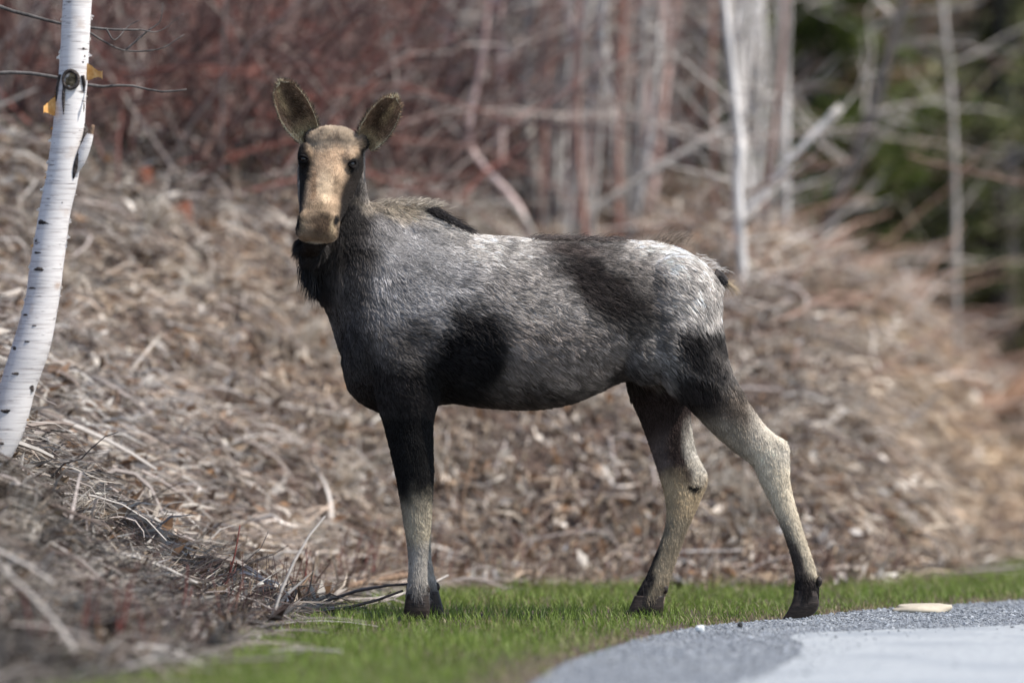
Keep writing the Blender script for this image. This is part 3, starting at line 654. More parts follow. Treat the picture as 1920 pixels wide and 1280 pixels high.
C = pal([(.33, .25, .18), (.42, .35, .28), (.24, .16, .11), (.52, .47, .42), (.20, .14, .11), (.76, .72, .68), (.28, .17, .10), (.62, .58, .53), (.10, .07, .055), (.12, .085, .07)], n) * np.array([1.0, .965, .91]) * np.where((s > 2.8) & (X < .3), .42, 1)[:, None] * np.interp(Y + .5 * X, [-5, -1.5, 1.2], [.30, .52, 1])[:, None]  # woodland shade at the left crest and near-left falloff painted into the leaves
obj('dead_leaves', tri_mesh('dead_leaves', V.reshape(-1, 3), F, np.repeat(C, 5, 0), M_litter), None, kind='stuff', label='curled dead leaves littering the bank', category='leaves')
# dry stalks and sticks lying in the litter
n = 4200
X, Y, s = bank_points(n, 6); dn, up = down(X, Y); Z = height(X, Y, s)
d = unit(dn * .8 + np.array([.5, 0, 0]) + .6 * rng.normal(size=(n, 3))); d = unit(d - up * np.sum(d * up, 1)[:, None] + up * rng.uniform(-.02, .22, (n, 1)))
L = rng.uniform(.12, .55, n) ** 1; t = np.linspace(0, 1, 5)
P = np.c_[X, Y, Z + .02][:, None] + d[:, None] * (L[:, None] * t)[..., None] + (rng.normal(size=(n, 1, 3)) * .04) * (t * (1 - t) * 4)[None, :, None]
V, F = tubes(P, rng.gamma(2.2, .0022, (n, 1)).clip(.002, .014) * np.linspace(1, .5, 5)[None], 4)
C = np.repeat(pal([(.30, .25, .21), (.20, .16, .135), (.42, .38, .34), (.12, .09, .075), (.34, .29, .26)], n), 20, 0)
obj('dead_stalks', tri_mesh('dead_stalks', V, F, C, M_twig), None, kind='stuff', label='dead stalks and thin sticks strewn over the bank', category='sticks')
# upright tufts of pale dry grass
n = 9000
X0, Y0, s0 = bank_points(150, 4.6, .2); i = rng.integers(0, 150, n); X = X0[i] + rng.normal(0, .035, n); Y = Y0[i] + rng.normal(0, .035, n); s = foot_s(X, Y); Z = height(X, Y, s)
lean = rng.normal(0, .5, (150, 3)) + np.array([.5, -.1, 0]); d = lean[i] + np.array([0, 0, .9]) + .3 * rng.normal(size=(n, 3))
C = pal([(.48, .42, .34), (.56, .51, .44), (.38, .31, .24)], n) * (.7 + .5 * rng.random(150)[i])[:, None]
obj('grass_tufts', blades('grass_tufts', np.c_[X, Y, Z], d, np.array([0, 1.0, 0]), rng.uniform(.10, .24, n), rng.uniform(.003, .007, n), .5 * rng.normal(size=(n, 3)) - np.array([0, 0, .5]), C, M_litter),
    None, kind='stuff', label='pale tufts of bleached grass sticking out of the bank', category='dry grass')

# loose gravel
def stones(name, X, Y, Z, size, col, **kw):
    n = len(X); o6 = np.array([(1, 0, 0), (-1, 0, 0), (0, 1, 0), (0, -1, 0), (0, 0, 1), (0, 0, -1)], float)
    f8 = np.array([(0, 2, 4), (2, 1, 4), (1, 3, 4), (3, 0, 4), (2, 0, 5), (1, 2, 5), (3, 1, 5), (0, 3, 5)])
    a_ = rng.uniform(0, 6.28, n); c, s_ = np.cos(a_), np.sin(a_)
    v = o6[None] * (size[:, None] * rng.uniform(.6, 1.3, (n, 3)))[:, None, :] * np.array([1, 1, .7]) + rng.normal(size=(n, 6, 3)) * size[:, None, None] * .18
    x = v[..., 0] * c[:, None] - v[..., 1] * s_[:, None]; y = v[..., 0] * s_[:, None] + v[..., 1] * c[:, None]
    V = np.stack([x + X[:, None], y + Y[:, None], v[..., 2] + Z[:, None]], -1)
    F = (np.arange(n)[:, None, None] * 6 + f8[None]).reshape(-1, 3)
    obj(name, tri_mesh(name, V.reshape(-1, 3), F, np.repeat(col, 6, 0), M_stone), None, **kw)
n = 170000
X = rng.uniform(-.4, 3.2, n); Y = rng.uniform(-6, 2.6, n)
k = inside(X, Y, GRAV, G_EX) & (np.abs(X) < (D + Y) * .067); rd = inside(X, Y, ROAD, R_EX); re = edge_dist(X, Y, ROAD)
k &= ~rd | (rng.random(n) < .15 * np.exp(-re / .12))
X, Y, rd = X[k], Y[k], rd[k]; n = len(X); sz = rng.gamma(2.0, .0015, n).clip(.0015, .009)
stones('gravel', X, Y, sz * .3 + np.where(rd, .004, 0), sz, pal([(.17, .182, .20), (.22, .235, .255), (.13, .14, .152), (.27, .28, .29), (.20, .212, .23)], n), kind='stuff', label='loose grey gravel along the road edge', category='gravel')

# ------------------------------------------------------------------ single stones and pieces of wood
def rock(name, c, r, col, label, cat='rock', seed=0, rot=0.0):
    n1, n2 = 14, 24; th = np.linspace(0, math.pi, n1); ph = np.arange(n2) * 2 * math.pi / n2
    V = np.stack([np.outer(np.sin(th), np.cos(ph)), np.outer(np.sin(th), np.sin(ph)), np.outer(np.cos(th), np.ones(n2))], -1).reshape(-1, 3)
    V *= (1 + .30 * vnoise(V, 1.7, seed) + .07 * vnoise(V, 4, seed + 1))[:, None]; V[:, 2] = np.tanh(V[:, 2] * 2.2) / 1.1 * (1 + .35 * V[:, 0] + .25 * vnoise(V, 2.2, seed + 3))
    V *= np.array(r); a_ = rot; V = V @ np.array([[math.cos(a_), math.sin(a_), 0], [-math.sin(a_), math.cos(a_), 0], [0, 0, 1]])
    ids = np.arange(len(V)).reshape(n1, n2); A, B = ids[:-1], ids[1:]; F = np.stack([A, B, np.roll(B, -1, 1), np.roll(A, -1, 1)], -1).reshape(-1, 4)
    o = obj(name, tri_mesh(name, V, F, np.tile(np.array(col), (len(V), 1)) * (1 + .12 * vnoise(V, 18, 5))[:, None], M_stone, True), None, label=label, category=cat); o.location = c
    return o
g = ground(1728, 1146); rock('flat_stone', (g[0], g[1], .012), (.13, .10, .020), (.40, .35, .27), 'flat pale cream stone slab lying at the gravel edge', 'stone', 3, .1)
g = ground(1312, 1184); rock('pebble', (g[0], g[1], .012), (.016, .014, .014), (.62, .63, .62), 'small white pebble on the gravel shoulder', 'pebble', 4)
g = ground(1387, 1176); rock('pebble', (g[0], g[1], .010), (.010, .010, .011), (.03, .03, .03), 'small black pebble on the gravel shoulder', 'pebble', 5)
def wood_mat(name, c1, c2): return mat_noise(name, c1, c2, scale=22, stretch=(3, 3, 1), bump=.5)
M_wgrey = wood_mat('weathered_wood', (.22, .19, .17), (.40, .36, .33)); M_wbrown = wood_mat('brown_wood', (.10, .065, .045), (.26, .17, .11)); M_wdark = wood_mat('rotten_wood', (.016, .013, .012), (.06, .05, .045))
M_worange = wood_mat('orange_wood', (.12, .065, .04), (.28, .17, .11)); M_wpale = wood_mat('bleached_wood', (.55, .48, .40), (.80, .74, .66)); M_red = wood_mat('red_bark', (.07, .022, .018), (.16, .05, .04))
def on_bank(pts, lift=.02):
    return [hit(x, y) + Vector((0, 0, lift)) for x, y in pts]
def stick(name, pts, r, mat, label, cat, lift=.02, side=None, m=20, pale_end=False):
    P = on_bank(pts, lift) if len(pts[0]) == 2 else [at(*p) for p in pts]
    o = P[0].copy(); e = empty(name, o, label=label, category=cat) if (side or pale_end) else None
    me = tube_mesh(name, [p - o for p in P], np.linspace(r[0], r[1], len(P)), mat, 9, m, .18)
    if e is None:
        ob = obj(name, me, None, label=label, category=cat); ob.location = o; return ob
    obj('stem', me, e)
    for s_ in side or []:
        Q = on_bank(s_[0], lift) if len(s_[0][0]) == 2 else [at(*p) for p in s_[0]]
        obj('side_branch', tube_mesh('side_branch', [p - o for p in Q], np.linspace(s_[1], s_[1] * .4, len(Q)), mat, 7, 14, .12), e)
    if pale_end:
        dv = (P[0] - P[1]).normalized()
        obj('cut_end', tube_mesh('cut_end', [dv * -.002, dv * .012], [r[0] * .96, r[0] * .9], M_wpale, 12, 4), e)
    return e
LY = hit(1838, 790).y
stick('fallen_log', [(1822, 756, LY - .1), (1850, 764, LY - .05), (1886, 758, LY), (1922, 728, LY + .05), (1980, 690, LY + .2)], (.06, .075), M_worange, 'rusty brown fallen log with a bleached broken end on the bank', 'log', pale_end=True)
stick('fallen_branch', [(215, 1196, -2.6), (290, 1180, -1.9), (390, 1160, -1.0), (520, 1137, .4), (610, 1112, 1.2), (690, 1090, 1.6), (765, 1078, 1.9)], (.011, .016), M_wbrown, 'long thin brown branch lying along the foot of the bank', 'branch',
      side=[([(390, 1160, -1.0), (330, 1138, -.7), (270, 1128, -.5)], .008), ([(520, 1137, .4), (560, 1105, .5), (585, 1070, .6)], .006)])
stick('rotten_stick', [(255, 385), (290, 392), (315, 378), (335, 352)], (.022, .012), M_wdark, 'dark curved rotten stick high on the bank', 'stick', .05)
stick('rotten_log', [(225, 685), (262, 700), (300, 722), (338, 742)], (.02, .04), M_wdark, 'dark half buried rotten log beside the birch', 'log', .03)
stick('forked_stick', [(112, 512), (160, 535), (205, 545), (285, 528)], (.012, .014), M_wdark, 'dark forked stick lying on the bank beside the birch trunk', 'stick', .04, side=[([(205, 545), (200, 510), (228, 478), (246, 455)], .009)])
stick('bare_stick', [(312, 624), (360, 634), (400, 644), (436, 652)], (.010, .014), M_wgrey, 'straight grey stick lying across the middle of the bank', 'stick', .04)
stick('thick_stick', [(388, 704), (430, 714), (475, 722)], (.016, .018), M_wgrey, 'short thick grey stick below the straight one', 'stick', .03)
stick('white_splinter', [(230, 1066, -.8), (248, 1048, -.75), (258, 1040, -.7)], (.009, .012), M_wpale, 'white split piece of wood above the red shoots', 'splinter')
stick('pale_stick', [(1645, 715), (1680, 755), (1715, 790), (1740, 815)], (.018, .012), M_wpale, 'bleached pale stick lying on the reddish part of the bank', 'stick', .03)
stick('split_wood', [(1672, 935), (1700, 925), (1722, 915)], (.030, .024), M_wpale, 'chunky white piece of split wood on the bank', 'wood', .04)
stick('dead_branch', [(505, 1221, -3.2), (560, 1216, -3.1), (640, 1222, -3.15)], (.005, .008), M_wgrey, 'thin bleached stick lying in the green grass', 'stick')
stick('leaning_stub', [(1828, 1052), (1850, 1020), (1872, 985)], (.022, .014), M_wgrey, 'pale stub of wood at the grass edge', 'stub', .03)
for px_, py_, sz_ in ((340, 420, .045), (268, 352, .04)):
    h_ = hit(px_, py_); rock('bark_piece', h_ + Vector((0, 0, .05)), (sz_ * 1.1, sz_ * .4, sz_), (.20, .07, .04), 'rusty red brown slab of bark %s' % ('beside the dark curved rotten stick' if px_ > 300 else 'near the woods above the bank'), 'bark', 7)

# ------------------------------------------------------------------ shoots and shrubs at the foot of the bank
def shrub(name, base_px, stems, label, mat, r=.006, group=None, Y=None):
    B = hit(*base_px) if Y is None else at(*base_px, Y)
    if Y is not None: B.z = float(height(np.array([B.x]), np.array([B.y]))[0])
    e = empty(name, B, label=label, category='shrub')
    if group: e['group'] = group
    for st in stems:
        pts = st[0]; rr = st[1] if len(st) > 1 else r
        P = [at(x, y, B.y + dy) - B for x, y, dy in pts]
        obj('stem', tube_mesh('stem', P, np.linspace(rr, rr * .35, len(P)), mat, 7, 16, .1), e)
    return e
shrub('red_shoots', (218, 1225), [([(217, 1228, 0), (232, 1160, 0), (245, 1100, .05), (259, 1056, .05)], .008), ([(212, 1226, 0), (218, 1170, -.05), (228, 1130, -.1), (240, 1090, -.1)], .006), ([(206, 1222, .05), (180, 1150, .1), (200, 1064, .1)], .005),
      ([(272, 1212, .1), (262, 1150, .1), (245, 1110, .15)], .005), ([(225, 1228, 0), (222, 1160, .1), (216, 1080, .2)], .005)], 'upright dark red shoots in front of the dark brambles', M_red)
shrub('red_shoots', (424, 1142), [([(410, 1142, 0), (425, 1090, 0), (440, 1040, 0), (450, 984, .05)], .0065), ([(438, 1145, 0), (436, 1100, .1), (432, 1052, .1)], .004), ([(425, 1090, 0), (440, 1070, .1), (444, 1050, .1)], .003)], 'tall lone forked dark red shoot at the foot of the bank', M_red)
shrub('red_shoots', (684, 1100), [([(656, 1092, 0), (668, 1040, 0), (681, 996, 0)], .005), ([(672, 1098, 0), (690, 1040, .1), (712, 968, .1)], .005), ([(690, 1100, 0), (704, 1045, .1), (722, 982, .1)], .005), ([(700, 1100, 0), (702, 1060, .2), (698, 1020, .3)], .004), ([(640, 1105, 0), (632, 1065, 0), (640, 1030, .1)], .004)],
      'cluster of thin red shoots just left of the foreleg', M_red)
shrub('young_shrub', (914, 1092), [([(914, 1094, 0), (905, 1050, 0), (885, 1010, 0), (862, 980, 0), (842, 945, .05), (826, 905, .1), (822, 870, .1)], .0085), ([(862, 980, 0), (868, 930, 0), (882, 880, .05), (888, 830, .1), (886, 775, .1)], .0065), ([(842, 945, .05), (836, 880, .1), (846, 820, .15), (850, 765, .15)], .005),
      ([(882, 880, .05), (900, 850, .1), (912, 838, .1)], .003), ([(826, 905, .1), (815, 880, .1), (808, 850, .1)], .003)], 'slender forked brown shrub growing behind the foreleg under the belly', M_wbrown)
shrub('stubby_shrub', (985, 1085), [([(985, 1088, .2), (1002, 1045, .2), (1028, 1010, .3), (1042, 985, .3)], .012), ([(1002, 1045, .2), (990, 1010, .3), (985, 980, .3)], .005), ([(978, 1088, .2), (955, 1040, .3), (950, 1000, .3)], .005)], 'short crooked brown shrub on the bank under the belly', M_wbrown)
for bx_, by_, tx, ty, nm in ((60, 1232, 40, 1100, 'single dark shoot among the tangled canes'), (330, 1182, 352, 1060, 'short red shoot beside the fallen branch'), (560, 1128, 575, 1035, 'short red shoot between the tall forked one and the cluster'), (140, 1225, 168, 1085, 'forked dark shoot in the deepest tangle of canes')):
    shrub('red_shoots', (bx_, by_), [([(bx_, by_ + 4, 0), ((bx_ + tx) / 2 + 5, (by_ + ty) / 2, 0), (tx, ty, .05)], .006), ([(bx_ + 4, by_ + 4, 0), (bx_ + 22, (by_ + ty) / 2 + 15, .05), (bx_ + 30, ty + 40, .1)], .004)], nm, M_red)
# red seedlings along the bank foot, bramble tangle lower left
n = 520
t = rng.random(n); FX = np.interp(t, [0, .55, 1], [-1.35, -.3, 2.3]) + rng.normal(0, .06, n); FY = np.interp(FX, FOOT[:, 0], FOOT[:, 1]) + rng.normal(0, .12, n) + .06
FZ = height(FX, FY); L = rng.uniform(.08, .26, n); u = np.linspace(0, 1, 4)
d = unit(np.c_[rng.normal(.1, .3, n), rng.normal(0, .3, n), np.ones(n)])
P = np.c_[FX, FY, FZ][:, None] + d[:, None] * (L[:, None] * u)[..., None] + rng.normal(size=(n, 1, 3)) * .03 * (u ** 2)[None, :, None]
V, F = tubes(P, rng.uniform(.0015, .0032, (n, 1)) * np.linspace(1, .5, 4)[None], 4)
obj('seedling_stems', tri_mesh('seedling_stems', V, F, np.repeat(pal([(.10, .04, .032), (.16, .08, .06), (.30, .22, .15), (.08, .05, .045)], n), 16, 0), M_twig), None, kind='stuff', label='thin reddish seedling stems fringing the green grass', category='stems')
n = 520
FY = -3.6 + 3.4 * rng.random(n); FX = np.interp(FY, FOOT[:60, 1], FOOT[:60, 0]) - np.abs(rng.normal(0.12, .32, n)); FZ = height(FX, FY); L = rng.uniform(.12, .46, n); u = np.linspace(0, 1, 7)
a_ = rng.uniform(0, 6.28, n); d = np.c_[np.cos(a_), np.sin(a_) * .8, rng.uniform(.15, 1.0, n)]
P = np.c_[FX, FY, FZ][:, None] + (d * L[:, None])[:, None] * u[None, :, None] - np.array([0, 0, 1]) * ((L * rng.uniform(.1, .9, n))[:, None] * u ** 2)[..., None] + rng.normal(size=(n, 7, 3)) * .008
P[..., 2] = np.maximum(P[..., 2], height(P[..., 0], P[..., 1]) + .005)
V, F = tubes(P, rng.uniform(.0018, .0045, (n, 1)) * np.linspace(1, .45, 7)[None], 4)
obj('brambles', tri_mesh('brambles', V, F, np.repeat(pal([(.035, .022, .02), (.06, .035, .03), (.025, .02, .02), (.09, .06, .05)], n), 28, 0), M_twig), None, kind='stuff', label='dark tangled bramble canes at the foot of the bank', category='brambles')

# ------------------------------------------------------------------ the birch
BY = -0.75
M_birch, n_, l_, b_ = mat_new('birch_bark')
tc = n_.new('ShaderNodeTexCoord'); mp = n_.new('ShaderNodeMapping'); mp.inputs['Scale'].default_value = (5, 5, 90); l_.new(tc.outputs['Object'], mp.inputs['Vector'])
t1_ = n_.new('ShaderNodeTexNoise'); t1_.inputs['Scale'].default_value = 1.6; t1_.inputs['Detail'].default_value = 6; l_.new(mp.outputs[0], t1_.inputs['Vector'])
r1 = n_.new('ShaderNodeValToRGB'); r1.color_ramp.elements[0].position = .30; r1.color_ramp.elements[0].color = (.44, .395, .37, 1); r1.color_ramp.elements[1].position = .50; r1.color_ramp.elements[1].color = (.67, .63, .595, 1); l_.new(t1_.outputs['Fac'], r1.inputs[0])
mp2 = n_.new('ShaderNodeMapping'); mp2.inputs['Scale'].default_value = (14, 14, 120); l_.new(tc.outputs['Object'], mp2.inputs['Vector'])
t2_ = n_.new('ShaderNodeTexNoise'); t2_.inputs['Scale'].default_value = 1.0; t2_.inputs['Detail'].default_value = 2; l_.new(mp2.outputs[0], t2_.inputs['Vector'])
r2 = n_.new('ShaderNodeValToRGB'); r2.color_ramp.elements[0].position = .655; r2.color_ramp.elements[0].color = (0, 0, 0, 1); r2.color_ramp.elements[1].position = .73; r2.color_ramp.elements[1].color = (1, 1, 1, 1); l_.new(t2_.outputs['Fac'], r2.inputs[0])
mx = n_.new('ShaderNodeMix'); mx.data_type = 'RGBA'; l_.new(r2.outputs[0], mx.inputs['Factor']); l_.new(r1.outputs[0], mx.inputs['A']); mx.inputs['B'].default_value = (.16, .13, .12, 1)
t3_ = n_.new('ShaderNodeTexNoise'); t3_.inputs['Scale'].default_value = 7; t3_.inputs['Detail'].default_value = 4; l_.new(tc.outputs['Object'], t3_.inputs['Vector'])
r3 = n_.new('ShaderNodeMapRange'); r3.inputs['From Min'].default_value = .60; r3.inputs['From Max'].default_value = .74; l_.new(t3_.outputs['Fac'], r3.inputs['Value'])
mx2 = n_.new('ShaderNodeMix'); mx2.data_type = 'RGBA'; l_.new(r3.outputs[0], mx2.inputs['Factor']); l_.new(mx.outputs['Result'], mx2.inputs['A']); mx2.inputs['B'].default_value = (.40, .29, .22, 1)
l_.new(mx2.outputs['Result'], b_.inputs['Base Color']); b_.inputs['Roughness'].default_value = .6; b_.inputs['Specular IOR Level'].default_value = .2
bp = n_.new('ShaderNodeBump'); bp.inputs['Strength'].default_value = .35; bp.inputs['Distance'].default_value = .004; l_.new(t1_.outputs['Fac'], bp.inputs['Height']); l_.new(bp.outputs[0], b_.inputs['Normal'])
M_scar = mat_noise('birch_scar', (.018, .015, .014), (.10, .08, .07), scale=50, bump=.8); M_curl = mat_noise('bark_curl', (.50, .22, .05), (.74, .46, .19), scale=30, bump=.2)
M_flake = mat_noise('bark_flake', (.70, .62, .52), (.85, .82, .80), scale=30, bump=.2)
edges = [(-330, 150, 212), (-150, 128, 186), (0, 117, 173), (100, 112, 168), (150, 108, 165), (250, 97, 158), (330, 86, 148), (400, 72, 133), (500, 55, 120), (560, 47, 112), (640, 25, 97), (720, 0, 70), (800, -22, 47), (870, -48, 14), (955, -85, -14), (1010, -112, -30)]
birch = empty('birch_tree', at(-60, 990, BY), label='white barked birch trunk with peeling orange curls leaning on the bank', category='tree'); BO = birch.location.copy()
ys = np.array([e[0] for e in edges]); cxs = np.array([(e[1] + e[2]) / 2 for e in edges]); hws = np.array([(e[2] - e[1]) / 2 for e in edges]) * .97
kk = (D + BY) / D / PPM
obj('trunk', tube_mesh('trunk', [at(c, y, BY) - BO for y, c in zip(ys[::-1], cxs[::-1])], hws[::-1] * kk, M_birch, 28, 120, .02), birch)
def bs(px_, py_, dz=0.0):
    """point on the trunk's skin at a photo pixel, and its outward normal"""
    c = np.interp(py_, ys, cxs); r = np.interp(py_, ys, hws); u = max(-.995, min(.995, (px_ - c) / r)); n__ = Vector((u, -math.sqrt(1 - u * u), 0))
    p = at(c, py_, BY); return Vector((p.x, BY, p.z)) + n__ * (r * kk + dz) - BO, n__
def scar(px_, py_, w, h, deep=.003, name='bark_scar', mat=None):
    p, n__ = bs(px_, py_); sd = Vector((0, 0, 1)).cross(n__).normalized(); upv = Vector((0, 0, 1)); ns, nr = 18, 4; V, F = [], []
    for i in range(nr + 1):
        for j in range(ns):
            a = j * 2 * math.pi / ns; k = i / nr * (1 + .18 * math.sin(3 * a + px_) + .12 * math.sin(7 * a + py_))
            q = p + sd * (w * k * math.cos(a)) + upv * (h * k * math.sin(a)); 
            x_off = w * k * math.cos(a); r = np.interp(py_, ys, hws) * kk; V.append(q + n__ * (deep * (1 - (i / nr) ** 2) - (x_off ** 2) / (2 * r) - .0006))
    for i in range(nr):
        for j in range(ns):
            a_ = i * ns + j; b__ = i * ns + (j + 1) % ns; F.append((a_, b__, b__ + ns, a_ + ns))
    obj(name, tri_mesh(name, np.array([tuple(v) for v in V]), np.array(F), mat=mat or M_scar, smooth=True), birch)
for px_, py_, w, h in ((78, 418, .030, .011), (68, 452, .012, .008), (70, 474, .020, .006), (73, 505, .026, .008), (62, 724, .016, .020), (28, 655, .02, .012), (150, 300, .006, .03), (48, 590, .016, .004), (158, 92, .006, .005), (160, 106, .005, .004), (157, 117, .006, .004), (118, 380, .003, .003), (140, 410, .008, .006), (60, 540, .022, .004), (30, 700, .018, .006), (12, 770, .02, .008), (66, 610, .010, .003), (158, 200, .004, .02), (52, 640, .012, .004), (5, 830, .014, .006)):
    scar(px_, py_, w, h)
# the eye-shaped branch scar: ring, hollow and the drooping fold beside it
p, n__ = bs(134, 150); sd = Vector((0, 0, 1)).cross(n__).normalized(); Z1 = Vector((0, 0, 1))
obj('knot_ring', tube_mesh('knot_ring', [p + sd * (.030 * math.cos(a)) + Z1 * (.034 * math.sin(a)) + n__ * .003 for a in np.linspace(0, 2 * math.pi, 17)], [.008] * 17, M_scar, 8, 50, .3), birch)
M_heart = mat_noise('knot_heart', (.05, .035, .02), (.26, .20, .12), scale=60, bump=.6)
scar(136, 152, .024, .030, .006, 'knot_heart', M_heart)
for a_, b__ in (((114, 140), (106, 190)), ((155, 142), (158, 172)), ((122, 160), (121, 215))):
    A, nA = bs(*a_); B, nB = bs(*b__); obj('bark_fold', tube_mesh('bark_fold', [A + nA * .003, (A + B) / 2 + nA * .006, B + nB * .001], [.007, .006, .002], M_scar, 8, 16, .3), birch)
# broken stub with its dark crease
A, nA = bs(142, 330); B = at(172, 243, BY - .05) - BO
obj('branch_stub', tube_mesh('branch_stub', [A - nA * .02, A.lerp(B, .35) - nA * .006, A.lerp(B, .75), B], [.010, .019, .016, .007], M_birch, 14, 24, .35), birch)
obj('stub_tip', tube_mesh('stub_tip', [A.lerp(B, .86), A.lerp(B, 1.0), A.lerp(B, 1.1)], [.012, .010, .006], M_wbrown, 9, 8, .3), birch)
pts = [bs(138, 335, .002)[0], bs(141, 312, .006)[0], bs(146, 290, .012)[0], bs(152, 268, .016)[0], bs(157, 246, .010)[0], bs(160, 232, .003)[0]]
obj('bark_crease', tube_mesh('bark_crease', pts, [.003, .008, .011, .010, .008, .003], M_scar, 8, 30, .5), birch)
# peeling curls and flakes: thin rolled strips
def curl(px_, py_, w, h, roll, sgn, mat, name='bark_curl'):
    p, n__ = bs(px_, py_); out = Vector((sgn, -.35, 0)).normalized(); V, F = [], []; ni, nj = 9, 5
    for lay in (0, 1):
        for i in range(ni):
            t = i / (ni - 1); a = t * roll
            r_ = w / max(roll, .3)
            q = p + out * (math.sin(a) * r_) + Vector((0, -1, 0)) * ((1 - math.cos(a)) * r_) - Vector((0, 0, 1)) * (.25 * h * t)
            hh = h * (1 - .55 * t * (1 if i % 2 else .8))
            for j in range(nj):
                u = j / (nj - 1) - .5; V.append(q + Vector((0, 0, hh * u + .12 * h * math.sin(5 * t + u * 3))) + Vector((0, .0016 * lay, 0)))
    k = ni * nj
    for i in range(ni - 1):
        for j in range(nj - 1):
            a_ = i * nj + j; F.append((a_, a_ + 1, a_ + nj + 1, a_ + nj)); F.append((k + a_, k + a_ + nj, k + a_ + nj + 1, k + a_ + 1))
    obj(name, tri_mesh(name, np.array([tuple(v) for v in V]), np.array(F), mat=mat), birch)
curl(163, 135, .085, .055, 1.1, 1, M_curl); curl(105, 200, .085, .060, 1.8, -1, M_curl); curl(101, 184, .02, .02, 1.2, -1, M_curl)
for k in range(46):
    y_ = random.uniform(5, 860); c = np.interp(y_, ys, cxs); r = np.interp(y_, ys, hws); sg = random.choice((-1, 1))
    curl(c + sg * r * .985, y_, random.uniform(.006, .017), random.uniform(.006, .02), random.uniform(.6, 1.8), sg, M_curl if random.random() < .1 else M_flake, 'bark_flake')

# ------------------------------------------------------------------ the woods behind
def bark(name, c1, c2, st=(8, 8, 1.5)): return mat_noise(name, c1, c2, scale=3, stretch=st, bump=.5, bscale=12)
M_b = {'pale': bark('pale_bark', (.46, .43, .40), (.74, .70, .66)), 'grey': bark('grey_bark', (.22, .20, .18), (.44, .40, .36)), 'red': bark('red_stem', (.22, .11, .085), (.36, .20, .155)),
       'pink': bark('pinkish_bark', (.42, .28, .25), (.68, .54, .50)), 'dark': bark('dark_bark', (.05, .045, .042), (.12, .108, .10)), 'brown': bark('brown_bark', (.12, .075, .055), (.24, .16, .12))}
def ground_z(x, y): return float(height(np.array([x]), np.array([y]))[0])
def twigs_from(path, n, L, r, m=6, up_=.5):
    """bare side twigs growing from a resampled path -> V,F"""
    Pth = catmull(path, 40); i = rng.integers(8, 40, n); b = Pth[i]; a_ = rng.uniform(0, 6.28, n); u = np.linspace(0, 1, m)
    d = unit(np.c_[np.cos(a_), np.sin(a_), rng.normal(up_, .35, n)]); l = L * rng.uniform(.4, 1.2, n)
    P = b[:, None] + (d * l[:, None])[:, None] * u[None, :, None] + rng.normal(size=(n, m, 3)) * (.035 * l[:, None, None]) * u[None, :, None]
    P[..., 2] += (l * rng.uniform(-.25, .3, n))[:, None] * u ** 2
    V, F = tubes(P, r * rng.uniform(.6, 1.3, (n, 1)) * np.linspace(1, .3, m)[None], 4)
    # second order
    k = n * 2; j = rng.integers(0, n, k); w = rng.integers(1, m, k); b2 = P[j, w]; a2 = rng.uniform(0, 6.28, k); d2 = unit(d[j] + .7 * rng.normal(size=(k, 3))); l2 = l[j] * rng.uniform(.25, .6, k); u2 = np.linspace(0, 1, 4)
    P2 = b2[:, None] + (d2 * l2[:, None])[:, None] * u2[None, :, None] + rng.normal(size=(k, 4, 3)) * (.03 * l2[:, None, None])
    V2, F2 = tubes(P2, r * .5 * np.linspace(1, .4, 4)[None] * np.ones((k, 1)), 3)
    return V, F, V2, F2
def sapling(pts, Y, r, kind, label, name='sapling', group=None, tw=12, twL=.8, tall=None, cut=False):
    """pts: photo pixels from base up; standing on the ground at depth Y"""
    P = [at(x, y, Y + (p[0] if p else 0)) for x, y, *p in pts]
    b = P[0].copy(); gz = ground_z(b.x, b.y); base = Vector((b.x, b.y, gz - .03))
    if b.z > gz + .05: P = [base] + P
    else: P[0] = base
    if tall: P.append(P[-1] + (P[-1] - P[-2]).normalized() * tall)
    e = empty(name, base, label=label, category='tree')
    if group: e['group'] = group
    Q = [p - base for p in P]; n_ = len(Q)
    obj('trunk', tube_mesh('trunk', Q, np.linspace(r, r * (.75 if cut else .45), n_), M_b[kind], 9, 30, .1), e)
    if cut:
        dv = (Q[-1] - Q[-2]).normalized(); obj('cut_end', tube_mesh('cut_end', [Q[-1] - dv * .02, Q[-1] + dv * .05], [r * .95, r * .8], M_wpale, 10, 5, .2), e)
    if tw:
        V, F, V2, F2 = twigs_from(np.array([tuple(q) for q in Q]), tw, twL, r * .28)
        n1 = len(V); me = tri_mesh('crown', np.vstack([V, V2]), np.vstack([F, F2 + n1]), mat=M_b['brown' if kind in ('red', 'brown') else 'grey']); obj('crown', me, e)
    return e
S = sapling
S([(992, 445), (975, 395), (945, 355), (905, 312), (880, 270), (882, 215), (896, 150), (908, 80), (915, 0)], 7, .022, 'pink', 'kinked pale sapling rising just behind the withers', tall=.9, tw=8)
S([(1000, 445), (960, 385), (900, 383), (830, 390)], 6.9, .016, 'grey', 'low grey bough bent level behind the withers', 'bent_bough', tw=5, twL=.4)
S([(1020, 440), (1000, 330), (985, 200), (990, 90), (1002, 0)], 8, .045, 'grey', 'thickest grey stem of the clump behind the back', tall=1.2)
S([(1045, 440), (1040, 300), (1048, 180), (1070, 90), (1092, 10)], 8.2, .034, 'pale', 'pale stem curving away from the grey clump behind the back', tall=1.2)
S([(1062, 440), (1078, 340), (1094, 250), (1108, 180), (1115, 120)], 7.8, .026, 'pale', 'yellowish pale stem fanning out of the grey clump', tall=.8)
S([(1028, 440), (1022, 300), (1030, 170), (1026, 60)], 8.6, .04, 'grey', 'plain upright grey stem in the middle of the clump', tall=1.2)
S([(940, 410), (952, 300), (975, 180), (1000, 60), (1010, 0)], 9, .028, 'red', 'rust red stem beside the thick grey clump', tall=1)
